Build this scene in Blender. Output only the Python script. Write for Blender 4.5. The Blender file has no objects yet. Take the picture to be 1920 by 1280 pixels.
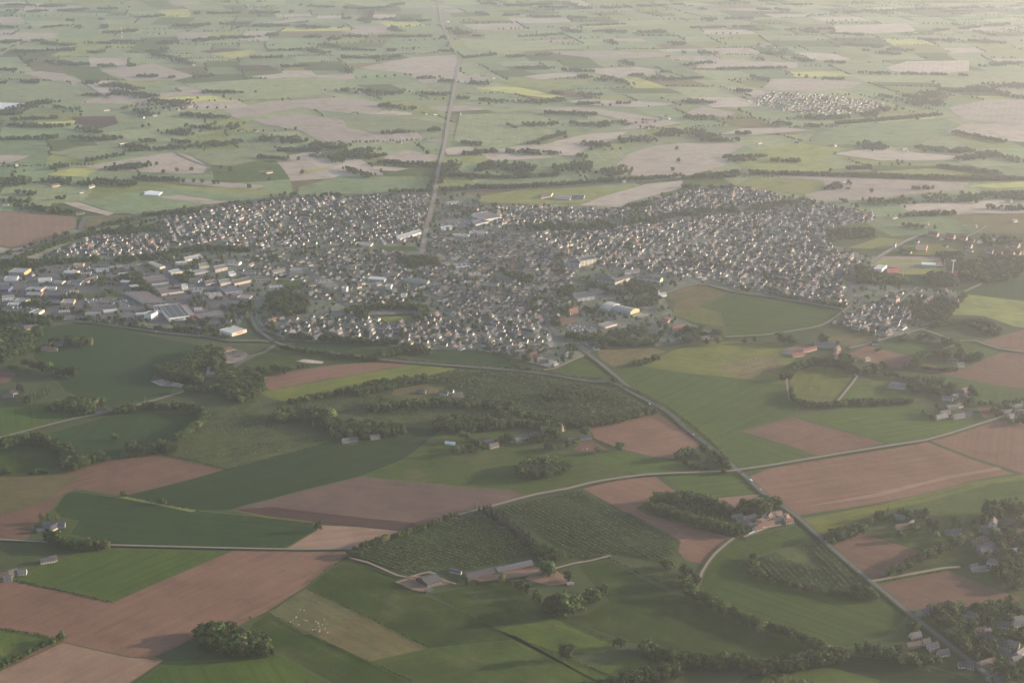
import bpy, bmesh, math, random
import numpy as np
from mathutils import Vector, Matrix
from mathutils.geometry import tessellate_polygon
random.seed(7); rng = np.random.default_rng(7)
SC = bpy.context.scene
COL = SC.collection
R = math.radians

# ------------------------------------------------------------------ camera, sky, sun, exposure
CAM_H, FOC, HOR = 880.0, 2667.0, -300.0          # metres, pixels of the 1920-wide picture, horizon row
PITCH = math.atan((640 - HOR) / FOC)
cam = bpy.data.cameras.new("camera"); cam_ob = bpy.data.objects.new("camera", cam); COL.objects.link(cam_ob)
cam.sensor_width = 36.0; cam.lens = 36.0 * FOC / 1920.0; cam.clip_start = 1.0; cam.clip_end = 60000.0
cam_ob.location = (0, 0, CAM_H); cam_ob.rotation_euler = (R(90) - PITCH, 0, 0)
SC.camera = cam_ob
SUN_EL, SUN_AZ = R(11.5), R(79.0)                # azimuth clockwise from the view direction (+Y)
world = bpy.data.worlds.new("World"); SC.world = world; world.use_nodes = True
nt = world.node_tree; nt.nodes.clear()
sky = nt.nodes.new("ShaderNodeTexSky"); sky.sky_type = 'NISHITA'; sky.sun_disc = False
sky.sun_elevation = SUN_EL; sky.sun_rotation = SUN_AZ; sky.altitude = 100; sky.air_density = 1.0; sky.dust_density = 1.0; sky.ozone_density = 1.0
bg = nt.nodes.new("ShaderNodeBackground"); bg.inputs[1].default_value = 0.125
wo = nt.nodes.new("ShaderNodeOutputWorld"); nt.links.new(sky.outputs[0], bg.inputs[0]); nt.links.new(bg.outputs[0], wo.inputs[0])
sun = bpy.data.lights.new("sun", 'SUN'); sun.energy = 5.0; sun.angle = R(0.5); sun.color = (1.0, 0.86, 0.70)
sun_ob = bpy.data.objects.new("sun", sun); COL.objects.link(sun_ob); sun_ob.location = (3000, 600, 2500)
sd = Vector((math.cos(SUN_EL) * math.sin(SUN_AZ), math.cos(SUN_EL) * math.cos(SUN_AZ), math.sin(SUN_EL)))
sun_ob.rotation_euler = sd.to_track_quat('Z', 'Y').to_euler()
vs = SC.view_settings; vs.view_transform = 'Standard'; vs.look = 'None'; vs.gamma = 1.0; vs.use_curve_mapping = False
vs.exposure = 1.24
HAZE_DENSITY, HAZE_G, HAZE_COLOR = 6.4e-5, 0.66, (0.94, 0.925, 0.96)
cy = SC.cycles
cy.max_bounces = 4; cy.diffuse_bounces = 2; cy.glossy_bounces = 1; cy.transmission_bounces = 1; cy.transparent_max_bounces = 4
cy.volume_bounces = 2; cy.use_denoising = True; cy.sample_clamp_indirect = 4.0
try: cy.denoiser = 'OPENIMAGEDENOISE'
except Exception: pass
SC.render.engine = 'CYCLES'

# ------------------------------------------------------------------ pixel -> ground, tagging
_sp, _cp = math.sin(PITCH), math.cos(PITCH)
def at(px, py):
    u, v = (px - 960) / FOC, (640 - py) / FOC
    t = CAM_H / (_sp - v * _cp)
    return Vector((u * t, (_cp + v * _sp) * t, 0.0))
def px_of(x, y):
    d = y * _cp + CAM_H * _sp
    return 960 + FOC * x / d, 640 - FOC * (y * _sp - CAM_H * _cp) / d
def G(pts): return [at(*p) for p in pts]
def tag(o, label=None, cat=None, group=None, kind=None):
    if label: o["label"] = label
    if cat: o["category"] = cat
    if group: o["group"] = group
    if kind: o["kind"] = kind
    return o
def link(name, data, parent=None):
    o = bpy.data.objects.new(name, data); COL.objects.link(o)
    if parent: o.parent = parent
    return o
def inside(x, y, poly):
    c = False; n = len(poly); j = n - 1
    for i in range(n):
        xi, yi, xj, yj = poly[i][0], poly[i][1], poly[j][0], poly[j][1]
        if (yi > y) != (yj > y) and x < (xj - xi) * (y - yi) / (yj - yi) + xi: c = not c
        j = i
    return c
def seg_dist(x, y, line):
    best = 1e9
    for a, b in zip(line, line[1:]):
        dx, dy = b[0] - a[0], b[1] - a[1]; L = dx * dx + dy * dy or 1e-9
        t = max(0, min(1, ((x - a[0]) * dx + (y - a[1]) * dy) / L))
        d = math.hypot(x - a[0] - t * dx, y - a[1] - t * dy)
        if d < best: best = d
    return best
ONES = "zeroth first second third fourth fifth sixth seventh eighth ninth tenth eleventh twelfth thirteenth fourteenth fifteenth sixteenth seventeenth eighteenth nineteenth".split()
TENS = "x x twenty thirty forty fifty sixty seventy eighty ninety".split()
TENTH = "x x twentieth thirtieth fortieth fiftieth sixtieth seventieth eightieth ninetieth".split()
def ordinal(n):
    if n < 20: return ONES[n]
    if n >= 100: return "hundred and " + ordinal(n - 100) if n > 100 else "hundredth"
    return TENTH[n // 10] if n % 10 == 0 else TENS[n // 10] + "-" + ONES[n % 10]

# ------------------------------------------------------------------ materials
def new_mat(name, rough=0.9):
    m = bpy.data.materials.new(name); m.use_nodes = True
    b = m.node_tree.nodes["Principled BSDF"]; b.inputs["Roughness"].default_value = rough
    b.inputs["Specular IOR Level"].default_value = 0.15
    return m, m.node_tree, b
def N(t, kind, **kw):
    n = t.nodes.new(kind)
    for k, v in kw.items(): setattr(n, k, v)
    return n
def noise(t, vec, scale, detail=3.0, rough=0.55):
    n = N(t, "ShaderNodeTexNoise"); n.inputs["Scale"].default_value = scale; n.inputs["Detail"].default_value = detail; n.inputs["Roughness"].default_value = rough
    t.links.new(vec, n.inputs["Vector"]); return n.outputs["Fac"]
def ramp(t, fac, stops, interp='LINEAR'):
    n = N(t, "ShaderNodeValToRGB"); n.color_ramp.interpolation = interp
    e = n.color_ramp.elements
    while len(e) < len(stops): e.new(0.5)
    for q, (p, c) in zip(e, stops): q.position = p; q.color = (*c, 1) if len(c) == 3 else c
    t.links.new(fac, n.inputs[0]); return n.outputs[0]
def mix(t, fac, a, b, mode='MIX'):
    n = N(t, "ShaderNodeMix", data_type='RGBA', blend_type=mode)
    for s, v in ((n.inputs[0], fac), (n.inputs[6], a), (n.inputs[7], b)):
        if isinstance(v, bpy.types.NodeSocket): t.links.new(v, s)
        elif isinstance(v, (int, float)): s.default_value = v
        else: s.default_value = (*v, 1)
    return n.outputs[2]
def math_(t, op, a, b=0.0):
    n = N(t, "ShaderNodeMath", operation=op)
    for s, v in ((n.inputs[0], a), (n.inputs[1], b)):
        if isinstance(v, bpy.types.NodeSocket): t.links.new(v, s)
        else: s.default_value = v
    return n.outputs[0]
def grey(v): return (v, v, v)
def mul(c, k): return tuple(x * k for x in c)

def field_mat(name, c1, c2, streak=0.12, blotch=0.35, grain=0.25, tram=0.0, rows=0.0, third=None, passes=0.035):
    """soil or crop: big soft patches, streaks along the working direction (UV u runs along the rows, in metres), fine grain, tramlines"""
    m, t, b = new_mat(name, 0.95)
    geo = N(t, "ShaderNodeNewGeometry"); uv = N(t, "ShaderNodeUVMap"); uv.uv_map = "rows"
    rnd = N(t, "ShaderNodeObjectInfo").outputs["Random"]
    big = noise(t, geo.outputs["Position"], 0.006, 4.0, 0.6)
    col = mix(t, ramp(t, big, [(0.32, grey(0)), (0.68, grey(1))]), c1, c2)
    if third:
        pat = noise(t, geo.outputs["Position"], 0.016, 6.0, 0.7)
        col = mix(t, ramp(t, pat, [(0.5, grey(0)), (0.66, grey(0.85))]), col, third)
    mp = N(t, "ShaderNodeMapping"); mp.inputs["Scale"].default_value = (0.006, 0.16, 1); t.links.new(uv.outputs[0], mp.inputs[0])
    st = noise(t, mp.outputs[0], 1.0, 4.0, 0.65)
    col = mix(t, 1.0, col, ramp(t, st, [(0.3, grey(1 - streak)), (0.7, grey(1 + streak))]), 'MULTIPLY')
    bl = noise(t, geo.outputs["Position"], 0.03, 5.0, 0.65)
    col = mix(t, 1.0, col, ramp(t, bl, [(0.3, grey(1 - blotch * 0.5)), (0.7, grey(1 + blotch * 0.5))]), 'MULTIPLY')
    gr = noise(t, geo.outputs["Position"], 0.28, 3.0, 0.7)
    col = mix(t, 1.0, col, ramp(t, gr, [(0.3, grey(1 - grain * 0.5)), (0.7, grey(1 + grain * 0.5))]), 'MULTIPLY')
    sx = N(t, "ShaderNodeSeparateXYZ"); t.links.new(uv.outputs[0], sx.inputs[0])
    if tram:
        f = math_(t, 'FRACT', math_(t, 'MULTIPLY', sx.outputs[1], 1 / 24.0))
        d = math_(t, 'LESS_THAN', f, 0.075)
        col = mix(t, math_(t, 'MULTIPLY', d, tram), col, mul(c1, 0.45))
    if passes:
        f = math_(t, 'FRACT', math_(t, 'MULTIPLY', sx.outputs[1], 1 / 19.0)); wob = math_(t, 'ADD', f, math_(t, 'MULTIPLY', noise(t, geo.outputs["Position"], 0.02, 2.0), 0.3))
        col = mix(t, 1.0, col, ramp(t, math_(t, 'FRACT', wob), [(0.0, grey(1 - passes)), (0.45, grey(1 + passes)), (0.55, grey(1 + passes)), (0.62, grey(1 - passes))]), 'MULTIPLY')
    if rows:
        f = math_(t, 'SINE', math_(t, 'MULTIPLY', sx.outputs[1], 2 * math.pi / 9.0))
        col = mix(t, 1.0, col, ramp(t, math_(t, 'MULTIPLY_ADD', f, 0.5), [(0.2, grey(1 - rows)), (0.8, grey(1 + rows))]), 'MULTIPLY')
    hs = N(t, "ShaderNodeHueSaturation"); t.links.new(col, hs.inputs["Color"])
    t.links.new(math_(t, 'ADD', math_(t, 'MULTIPLY', rnd, 0.36), 0.82), hs.inputs["Value"])
    t.links.new(hs.outputs[0], b.inputs["Base Color"])
    bp = N(t, "ShaderNodeBump"); bp.inputs["Strength"].default_value = 0.35; bp.inputs["Distance"].default_value = 0.6
    t.links.new(math_(t, 'ADD', gr, st), bp.inputs["Height"]); t.links.new(bp.outputs[0], b.inputs["Normal"])
    return m
FM = {
 'soil': field_mat("ploughed_soil", (0.1365, 0.0691, 0.0450), (0.1653, 0.0882, 0.0583), 0.14, 0.26, 0.2, third=(0.1174, 0.0594, 0.0396), passes=0.022),
 'soilmid': field_mat("moist_soil", (0.0900, 0.0520, 0.0403), (0.1100, 0.0666, 0.0518), 0.14, 0.26, 0.2, third=(0.0774, 0.0442, 0.0355), passes=0.022),
 'band': field_mat("yellowish_ley", (0.0980, 0.1120, 0.0140), (0.1170, 0.1210, 0.0190), 0.22, 0.3, 0.18, tram=0.3, third=(0.08, 0.1, 0.018)),
 'soilpale': field_mat("dry_soil", (0.2102, 0.1241, 0.0834), (0.2396, 0.1480, 0.1001), 0.09, 0.16, 0.12, third=(0.1892, 0.1117, 0.0751)),
 'soildark': field_mat("damp_soil", (0.0462, 0.0228, 0.0197), (0.0566, 0.0289, 0.0242), 0.10, 0.2, 0.14),
 'wheat': field_mat("young_wheat", (0.0394, 0.0655, 0.0081), (0.0544, 0.0811, 0.0095), 0.18, 0.3, 0.2, tram=0.5, third=(0.0512, 0.0799, 0.0089)),
 'wheatdark': field_mat("dark_wheat", (0.0139, 0.0334, 0.0059), (0.0197, 0.0400, 0.0067), 0.2, 0.3, 0.2, tram=0.45, third=(0.0181, 0.0414, 0.0065)),
 'grass': field_mat("meadow_grass", (0.0421, 0.0651, 0.0084), (0.0555, 0.0772, 0.0099), 0.12, 0.5, 0.35, third=(0.082, 0.082, 0.026)),
 'pasture': field_mat("dark_pasture", (0.0208, 0.0402, 0.0028), (0.0306, 0.0484, 0.0032), 0.14, 0.55, 0.32, third=(0.066, 0.071, 0.021)),
 'olive': field_mat("mown_grass", (0.0977, 0.1067, 0.0163), (0.1221, 0.1213, 0.0205), 0.16, 0.4, 0.3, third=(0.078, 0.09, 0.025)),
 'yellow': field_mat("flowering_crop", (0.3220, 0.3105, 0.0805), (0.3910, 0.3565, 0.1035), 0.12, 0.25, 0.15, third=(0.2, 0.21, 0.06)),
 'lime': field_mat("bright_crop", (0.1620, 0.1781, 0.0467), (0.1944, 0.1933, 0.0583), 0.2, 0.3, 0.18, tram=0.35, third=(0.095, 0.115, 0.028)),
 'tan': field_mat("dry_grass", (0.1076, 0.0825, 0.0316), (0.1291, 0.0990, 0.0394), 0.14, 0.5, 0.35, third=(0.09, 0.085, 0.033)),
 'tandull': field_mat("grazed_dry_grass", (0.078, 0.073, 0.028), (0.10, 0.088, 0.036), 0.16, 0.5, 0.4, third=(0.07, 0.075, 0.024)),
 'rough': field_mat("rough_scrub", (0.0461, 0.0563, 0.0150), (0.0648, 0.0758, 0.0208), 0.2, 0.7, 0.7, third=(0.042, 0.05, 0.02)),
 'orchard': field_mat("orchard_grass", (0.0317, 0.0583, 0.0150), (0.0554, 0.0713, 0.0210), 0.12, 0.3, 0.3),
 'town': field_mat("gardens_and_yards", (0.0836, 0.1002, 0.0573), (0.1370, 0.1411, 0.1030), 0.25, 0.9, 0.9, third=(0.125, 0.112, 0.112)),
 'paved': field_mat("worn_tarmac", (0.10, 0.093, 0.092), (0.135, 0.125, 0.122), 0.15, 0.5, 0.4, third=(0.16, 0.145, 0.14)),
 'gravel': field_mat("pale_gravel", (0.25, 0.205, 0.175), (0.33, 0.275, 0.235), 0.15, 0.9, 0.7, third=(0.13, 0.11, 0.09)),
 'sheet': field_mat("white_sheeting", (0.62, 0.6, 0.6), (0.7, 0.68, 0.68), 0.15, 0.1, 0.1),
 'clay': field_mat("red_clay_court", (0.30, 0.09, 0.07), (0.33, 0.11, 0.085), 0.05, 0.1, 0.1),
 'track': field_mat("running_track", (0.24, 0.16, 0.14), (0.27, 0.19, 0.16), 0.05, 0.1, 0.1),
 'hazedsoil': field_mat("far_hazed_soil", (0.3024, 0.2399, 0.1910), (0.3490, 0.2836, 0.2263), 0.1, 0.25, 0.15, third=(0.22, 0.17, 0.12)),  # this and the next two carry distance haze in their colour
 'hazedwheat': field_mat("far_hazed_crop", (0.1296, 0.1733, 0.0789), (0.1689, 0.2029, 0.0927), 0.16, 0.35, 0.2, third=(0.10, 0.115, 0.045)),
 'hazedgrass': field_mat("far_hazed_meadow", (0.1677, 0.1931, 0.0912), (0.2138, 0.2221, 0.1086), 0.14, 0.45, 0.25, third=(0.145, 0.145, 0.06)),
}
def road_mat(name, c, c2):
    m, t, b = new_mat(name, 0.85)
    geo = N(t, "ShaderNodeNewGeometry")
    col = mix(t, noise(t, geo.outputs["Position"], 0.05, 5, 0.7), c, c2)
    t.links.new(col, b.inputs["Base Color"]); return m
ROADM = {'asphalt': road_mat("road_asphalt", (0.095, 0.088, 0.086), (0.125, 0.115, 0.112)),
         'pale': road_mat("lane_surface", (0.17, 0.145, 0.125), (0.23, 0.195, 0.165)),
         'dirt': road_mat("track_surface", (0.20, 0.155, 0.12), (0.28, 0.22, 0.175)),
         'verge': road_mat("verge_grass", (0.055, 0.066, 0.02), (0.085, 0.088, 0.03))}
def base_mat():
    """the country beyond the drawn fields: a patchwork of parcels, green, straw and bare soil, paled by painted haze"""
    m, t, b = new_mat("countryside", 0.95)
    geo = N(t, "ShaderNodeNewGeometry")
    w = N(t, "ShaderNodeTexNoise"); w.inputs["Scale"].default_value = 0.0012; t.links.new(geo.outputs["Position"], w.inputs["Vector"])
    off = N(t, "ShaderNodeVectorMath", operation='MULTIPLY_ADD'); t.links.new(w.outputs["Color"], off.inputs[0]); off.inputs[1].default_value = (320, 320, 0); t.links.new(geo.outputs["Position"], off.inputs[2])
    mp = N(t, "ShaderNodeMapping"); mp.inputs["Scale"].default_value = (1 / 330.0, 1 / 210.0, 0); mp.inputs["Rotation"].default_value = (0, 0, 0.35); t.links.new(off.outputs[0], mp.inputs[0])
    v = N(t, "ShaderNodeTexVoronoi"); v.inputs["Scale"].default_value = 1.0; v.inputs["Randomness"].default_value = 0.85; t.links.new(mp.outputs[0], v.inputs["Vector"])
    sx = N(t, "ShaderNodeSeparateColor"); t.links.new(v.outputs["Color"], sx.inputs[0])
    col = ramp(t, sx.outputs[0], [(0.0, (0.1087, 0.1350, 0.0884)), (0.22, (0.1449, 0.1620, 0.0994)), (0.40, (0.1884, 0.1890, 0.1216)), (0.56, (0.1232, 0.1485, 0.0994)), (0.74, (0.3912, 0.2430, 0.3205)), (0.83, (0.2318, 0.2160, 0.1547)), (0.91, (0.3188, 0.2160, 0.2652)), (0.965, (0.3767, 0.3375, 0.2210))], 'CONSTANT')  # parcel colours paled and blued, distance haze painted in
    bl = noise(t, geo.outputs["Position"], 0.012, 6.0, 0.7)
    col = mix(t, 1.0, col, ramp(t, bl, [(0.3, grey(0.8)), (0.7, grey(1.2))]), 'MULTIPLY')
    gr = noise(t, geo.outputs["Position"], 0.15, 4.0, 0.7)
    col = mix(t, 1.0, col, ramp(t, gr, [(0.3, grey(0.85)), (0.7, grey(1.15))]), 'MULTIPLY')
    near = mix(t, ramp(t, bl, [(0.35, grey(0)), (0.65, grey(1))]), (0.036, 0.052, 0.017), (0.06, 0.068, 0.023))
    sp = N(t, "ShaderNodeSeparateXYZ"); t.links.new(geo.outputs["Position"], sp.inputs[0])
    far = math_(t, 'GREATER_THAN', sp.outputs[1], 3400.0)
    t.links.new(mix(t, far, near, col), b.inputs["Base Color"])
    return m
def leaf_mat(name, dark, light, sat=0.1):
    m, t, b = new_mat(name, 0.75)
    geo = N(t, "ShaderNodeNewGeometry"); oi = N(t, "ShaderNodeObjectInfo")
    a = N(t, "ShaderNodeAttribute"); a.attribute_name = "tone"
    col = mix(t, a.outputs["Fac"], dark, light)
    hs = N(t, "ShaderNodeHueSaturation"); t.links.new(col, hs.inputs["Color"])
    t.links.new(math_(t, 'ADD', math_(t, 'MULTIPLY', oi.outputs["Random"], 0.05), 0.472), hs.inputs["Hue"])
    t.links.new(math_(t, 'ADD', math_(t, 'MULTIPLY', oi.outputs["Random"], 0.7), 0.65), hs.inputs["Value"])
    t.links.new(hs.outputs[0], b.inputs["Base Color"])
    tr = N(t, "ShaderNodeBsdfTranslucent"); t.links.new(hs.outputs[0], tr.inputs[0])
    ms = N(t, "ShaderNodeMixShader"); ms.inputs[0].default_value = 0.10
    t.links.new(b.outputs[0], ms.inputs[1]); t.links.new(tr.outputs[0], ms.inputs[2])
    t.links.new(ms.outputs[0], t.nodes["Material Output"].inputs["Surface"])
    return m
LEAF = {'broad': leaf_mat("broadleaf_foliage", (0.008, 0.021, 0.006), (0.066, 0.092, 0.019)),
        'pale': leaf_mat("young_foliage", (0.085, 0.10, 0.032), (0.16, 0.165, 0.055)),
        'conifer': leaf_mat("conifer_needles", (0.011, 0.021, 0.011), (0.026, 0.038, 0.017)),
        'apple': leaf_mat("apple_foliage", (0.06, 0.08, 0.027), (0.135, 0.145, 0.053)),
        'hedge': leaf_mat("hedge_foliage", (0.011, 0.024, 0.006), (0.066, 0.088, 0.020))}
bark, _t, _b = new_mat("tree_bark"); _b.inputs["Base Color"].default_value = (0.07, 0.055, 0.04, 1)
def obj_color_mat(name, rough, spread=0.15):
    m, t, b = new_mat(name, rough)
    oi = N(t, "ShaderNodeObjectInfo"); geo = N(t, "ShaderNodeNewGeometry")
    g = noise(t, geo.outputs["Position"], 0.6, 4, 0.7)
    t.links.new(mix(t, 1.0, oi.outputs["Color"], ramp(t, g, [(0.3, grey(1 - spread)), (0.7, grey(1 + spread * 0.5))]), 'MULTIPLY'), b.inputs["Base Color"])
    return m
WALL = obj_color_mat("painted_render", 0.85); ROOF = obj_color_mat("weathered_roofing", 0.7, 0.3)
def attr_mat(name):
    m, t, b = new_mat(name, 0.8)
    a = N(t, "ShaderNodeAttribute"); a.attribute_name = "tint"; geo = N(t, "ShaderNodeNewGeometry")
    g = noise(t, geo.outputs["Position"], 0.5, 4, 0.7)
    t.links.new(mix(t, 1.0, a.outputs["Color"], ramp(t, g, [(0.3, grey(0.8)), (0.7, grey(1.1))]), 'MULTIPLY'), b.inputs["Base Color"]); return m
TINT = attr_mat("house_surfaces")
GLASS, _t, _b = new_mat("window_glass", 0.25); _b.inputs["Base Color"].default_value = (0.04, 0.045, 0.05, 1); _b.inputs["Specular IOR Level"].default_value = 0.5
PLAIN = obj_color_mat("plain_paint", 0.6, 0.08)
water, _t, _b = new_mat("water_surface", 0.12); _b.inputs["Base Color"].default_value = (0.05, 0.06, 0.055, 1); _b.inputs["Specular IOR Level"].default_value = 0.6

# ------------------------------------------------------------------ mesh helpers
class MB:
    def __init__(s): s.v = []; s.f = []; s.t = []; s.c = []
    def face(s, pts, c=None):
        k = len(s.v); s.v += [tuple(p) for p in pts]; s.f.append(tuple(range(k, k + len(pts)))); s.c.append(c)
    def box(s, c, d, rz=0.0, col=None, bottom=False):
        ca, sa = math.cos(rz), math.sin(rz); P = []
        for z in (-1, 1):
            for x, y in ((-1, -1), (1, -1), (1, 1), (-1, 1)):
                a, b_ = x * d[0] / 2, y * d[1] / 2
                P.append((c[0] + a * ca - b_ * sa, c[1] + a * sa + b_ * ca, c[2] + z * d[2] / 2))
        k = len(s.v); s.v += P
        F = [(0, 1, 5, 4), (1, 2, 6, 5), (2, 3, 7, 6), (3, 0, 4, 7), (4, 5, 6, 7)] + ([(3, 2, 1, 0)] if bottom else [])
        for f in F: s.f.append(tuple(k + i for i in f)); s.c.append(col)
    def tube(s, p, q, r0, r1, n=6):
        p, q = Vector(p), Vector(q); d = (q - p).normalized(); a = d.orthogonal().normalized(); b = d.cross(a)
        k = len(s.v)
        for c, r in ((p, r0), (q, r1)):
            for i in range(n):
                an = 2 * math.pi * i / n; s.v.append(tuple(c + a * (math.cos(an) * r) + b * (math.sin(an) * r)))
        for i in range(n): s.f.append((k + i, k + (i + 1) % n, k + n + (i + 1) % n, k + n + i)); s.c.append(None)
        s.f.append(tuple(k + n + i for i in range(n))); s.c.append(None)
    def mesh(s, name, mat):
        m = bpy.data.meshes.new(name); m.from_pydata(s.v, [], s.f); m.materials.append(mat); m.update(); return m
def prism_mesh(name, pts, z0, z1, mat):
    """closed slab over any polygon"""
    tri = tessellate_polygon([[Vector((p[0], p[1], 0)) for p in pts]])
    n = len(pts); V = [(p[0], p[1], z1) for p in pts] + [(p[0], p[1], z0) for p in pts]
    F = []
    for a, b, c in tri:
        A, B, C = Vector(V[a]), Vector(V[b]), Vector(V[c])
        F.append((a, b, c) if (B - A).cross(C - A).z > 0 else (a, c, b))
    area = sum(pts[i][0] * pts[(i + 1) % n][1] - pts[(i + 1) % n][0] * pts[i][1] for i in range(n))
    for i in range(n):
        j = (i + 1) % n
        F.append((i, n + i, n + j, j) if area > 0 else (j, n + j, n + i, i))
    m = bpy.data.meshes.new(name); m.from_pydata(V, [], F); m.materials.append(mat); m.update(); return m

# ------------------------------------------------------------------ ground
gm = bpy.data.meshes.new("ground")
_g = 24000.0
gm.from_pydata([(-_g, -_g + 10000, 0), (_g, -_g + 10000, 0), (_g, _g + 10000, 0), (-_g, _g + 10000, 0)], [], [(0, 1, 2, 3)])
gm.materials.append(base_mat()); tag(link("ground", gm), kind="structure")
LAYER = [0]
MARGIN = {'soil': 3.0, 'soilmid': 3.0, 'soilpale': 2.5, 'soildark': 0, 'wheat': 2.5, 'wheatdark': 2.5, 'pasture': 1.5, 'grass': 1.5, 'olive': 2.0, 'band': 2.0, 'tan': 1.5, 'tandull': 1.5}
def field(kind, pts, lift=1, name="field", edge=None, jitter=1.2, world_pts=None):
    P = world_pts or G(pts)
    k = range(len(P)) if edge is None else [edge]
    e = max(k, key=lambda i: (P[(i + 1) % len(P)] - P[i]).length)
    d = (P[(e + 1) % len(P)] - P[e]).normalized()
    Q = []
    for i, a in enumerate(P):                     # edges wander a little, as ploughing does
        b = P[(i + 1) % len(P)]; L = (b - a).length; n = max(1, min(12, int(L / 40)))
        nr = Vector((-(b - a).y, (b - a).x, 0)).normalized()
        for j in range(n):
            q = a.lerp(b, j / n)
            if j: q = q + nr * random.uniform(-jitter, jitter)
            Q.append(q)
    LAYER[0] += 1
    z = 0.12 * lift + 0.0006 * LAYER[0]
    mg = MARGIN.get(kind, 0) if world_pts is None else 0
    def crossed(f):
        V = [v.co.copy() for v in f.verts]; n = len(V)
        def o3(a, b, c): return (b.x - a.x) * (c.y - a.y) - (b.y - a.y) * (c.x - a.x)
        for i in range(n):
            a, b = V[i], V[(i + 1) % n]
            for j in range(i + 2, n):
                if i == 0 and j == n - 1: continue
                c, e = V[j], V[(j + 1) % n]
                if o3(a, b, c) * o3(a, b, e) < 0 and o3(c, e, a) * o3(c, e, b) < 0: return True
        return False
    for tryit in (True, False):
        bm = bmesh.new(); vs_ = [bm.verts.new((q.x, q.y, z)) for q in Q]; f = bm.faces.new(vs_); f.normal_update(); mats = [FM[kind]]
        if f.normal.z < 0: f.normal_flip()
        if not (tryit and mg and f.calc_area() > 9000): break
        ok = True                                     # grass margin, then a headland worked across the rows
        for w, mi in ((mg, 1), (random.uniform(8, 12), 2)):
            if mi == 2 and kind in ('pasture', 'grass', 'olive', 'tan', 'tandull'): break
            before = f.calc_area(); r = bmesh.ops.inset_individual(bm, faces=[f], thickness=w * random.uniform(.8, 1.2), use_even_offset=False)
            for q in r['faces']: q.material_index = mi
            mats.append(ROADM['verge'] if mi == 1 else FM[kind]); f.normal_update()
            if f.normal.z < .9 or f.calc_area() > before or any(q.normal.z < 0 for q in r['faces']) or crossed(f): ok = False
        for q in bm.faces:
            q.normal_update()
            if q.normal.z < .5: ok = False
        if ok: break
        bm.free()
    inner = f
    bmesh.ops.triangulate(bm, faces=[q for q in bm.faces if len(q.verts) > 4])
    uv = bm.loops.layers.uv.new("rows"); o = P[0]
    for q in bm.faces:
        e_ = Vector((-d.y, d.x, 0)) if q.material_index == 2 else d
        for lp in q.loops:
            x, y = lp.vert.co.x - o.x, lp.vert.co.y - o.y; lp[uv].uv = (x * e_.x + y * e_.y, -x * e_.y + y * e_.x)
    m = bpy.data.meshes.new(name); bm.to_mesh(m); bm.free()
    for q in mats: m.materials.append(q)
    m.update()
    return tag(link(name, m), kind="structure")
ROADS = []
def catmull(P, step=25.0):
    out = []
    for i in range(len(P) - 1):
        p0, p1, p2, p3 = P[max(i - 1, 0)], P[i], P[i + 1], P[min(i + 2, len(P) - 1)]
        n = max(1, min(14, int((p2 - p1).length / step)))
        for j in range(n):
            t = j / n
            out.append(0.5 * ((2 * p1) + (p2 - p0) * t + (2 * p0 - 5 * p1 + 4 * p2 - p3) * t * t + (3 * p1 - p0 - 3 * p2 + p3) * t ** 3))
    out.append(P[-1]); return out
def strip(P, w, z, mat, name):
    m = MB(); L = []; Rr = []
    for i, p in enumerate(P):
        d = (P[min(i + 1, len(P) - 1)] - P[max(i - 1, 0)]).normalized(); n = Vector((-d.y, d.x, 0)) * w / 2
        L.append(p + n); Rr.append(p - n)
    for i in range(len(P) - 1):
        m.face([(q.x, q.y, z) for q in (Rr[i], Rr[i + 1], L[i + 1], L[i])])
    return tag(link(name, m.mesh(name, mat)), kind="structure")
def road(pts, w=6.0, kind='asphalt', name="road", verge=3.0, smooth=True):
    w *= .78; verge *= .8
    P = G(pts)
    if smooth and len(P) > 2: P = catmull(P)
    ROADS.append(([(p.x, p.y) for p in P], w))
    LAYER[0] += 1
    if verge: strip(P, w + 2 * verge, 0.62 + 0.0006 * LAYER[0], ROADM['verge'], "verge_path")
    strip(P, w, 0.85 + 0.0006 * LAYER[0], ROADM[kind], name)
# ------------------------------------------------------------------ fields (corner points read off the photograph, laid on the ground)
F = field
TOWN = [(75,482),(120,462),(175,440),(300,402),(400,383),(470,378),(560,370),(700,366),(900,366),(900,385),(1080,388),(1165,392),(1230,372),(1320,352),(1400,352),(1475,368),(1530,380),(1640,400),(1650,412),(1560,430),(1545,455),(1610,475),(1640,490),(1620,520),(1680,540),(1790,545),(1800,560),(1760,600),(1700,630),(1640,632),(1560,605),(1585,580),(1440,555),(1310,533),(1240,552),(1265,595),(1300,610),(1350,630),(1235,650),(1120,655),(1100,665),(1040,690),(960,672),(930,660),(780,656),(700,646),(545,640),(480,615),(460,592),(440,625),(380,628),(250,612),(140,603),(0,590),(0,495),(75,490)]
TOWN_F = TOWN
# near left
F('soil', [(0,1090),(27,1090),(215,1128),(437,1031),(650,1033),(653,1042),(616,1065),(577,1096),(500,1146),(475,1158),(440,1176),(359,1197),(330,1212),(287,1231),(309,1237),(246,1280),(150,1345),(-80,1345),(-80,1080)], edge=2)
F('soilpale', [(0,1256),(118,1202),(150,1210),(240,1230),(309,1237),(246,1280),(150,1345),(-80,1345),(-80,1300)], 2, edge=0)
F('grass', [(-60,1170),(0,1178),(95,1195),(122,1190),(0,1256),(-60,1290)])
F('wheat', [(29,1088),(45,1079),(71,1062),(143,1038),(205,1027),(437,1032),(216,1128)], edge=5)
F('wheatdark', [(140,919),(223,932),(371,956),(500,968),(589,979),(596,993),(536,1028),(401,1027),(205,1021),(190,1016),(128,1002),(144,977),(113,971),(98,956),(119,927)], edge=2)
F('grass', [(113,971),(144,977),(128,1002),(190,1016),(205,1022),(90,1014),(68,983),(98,960)], 2)
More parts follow.
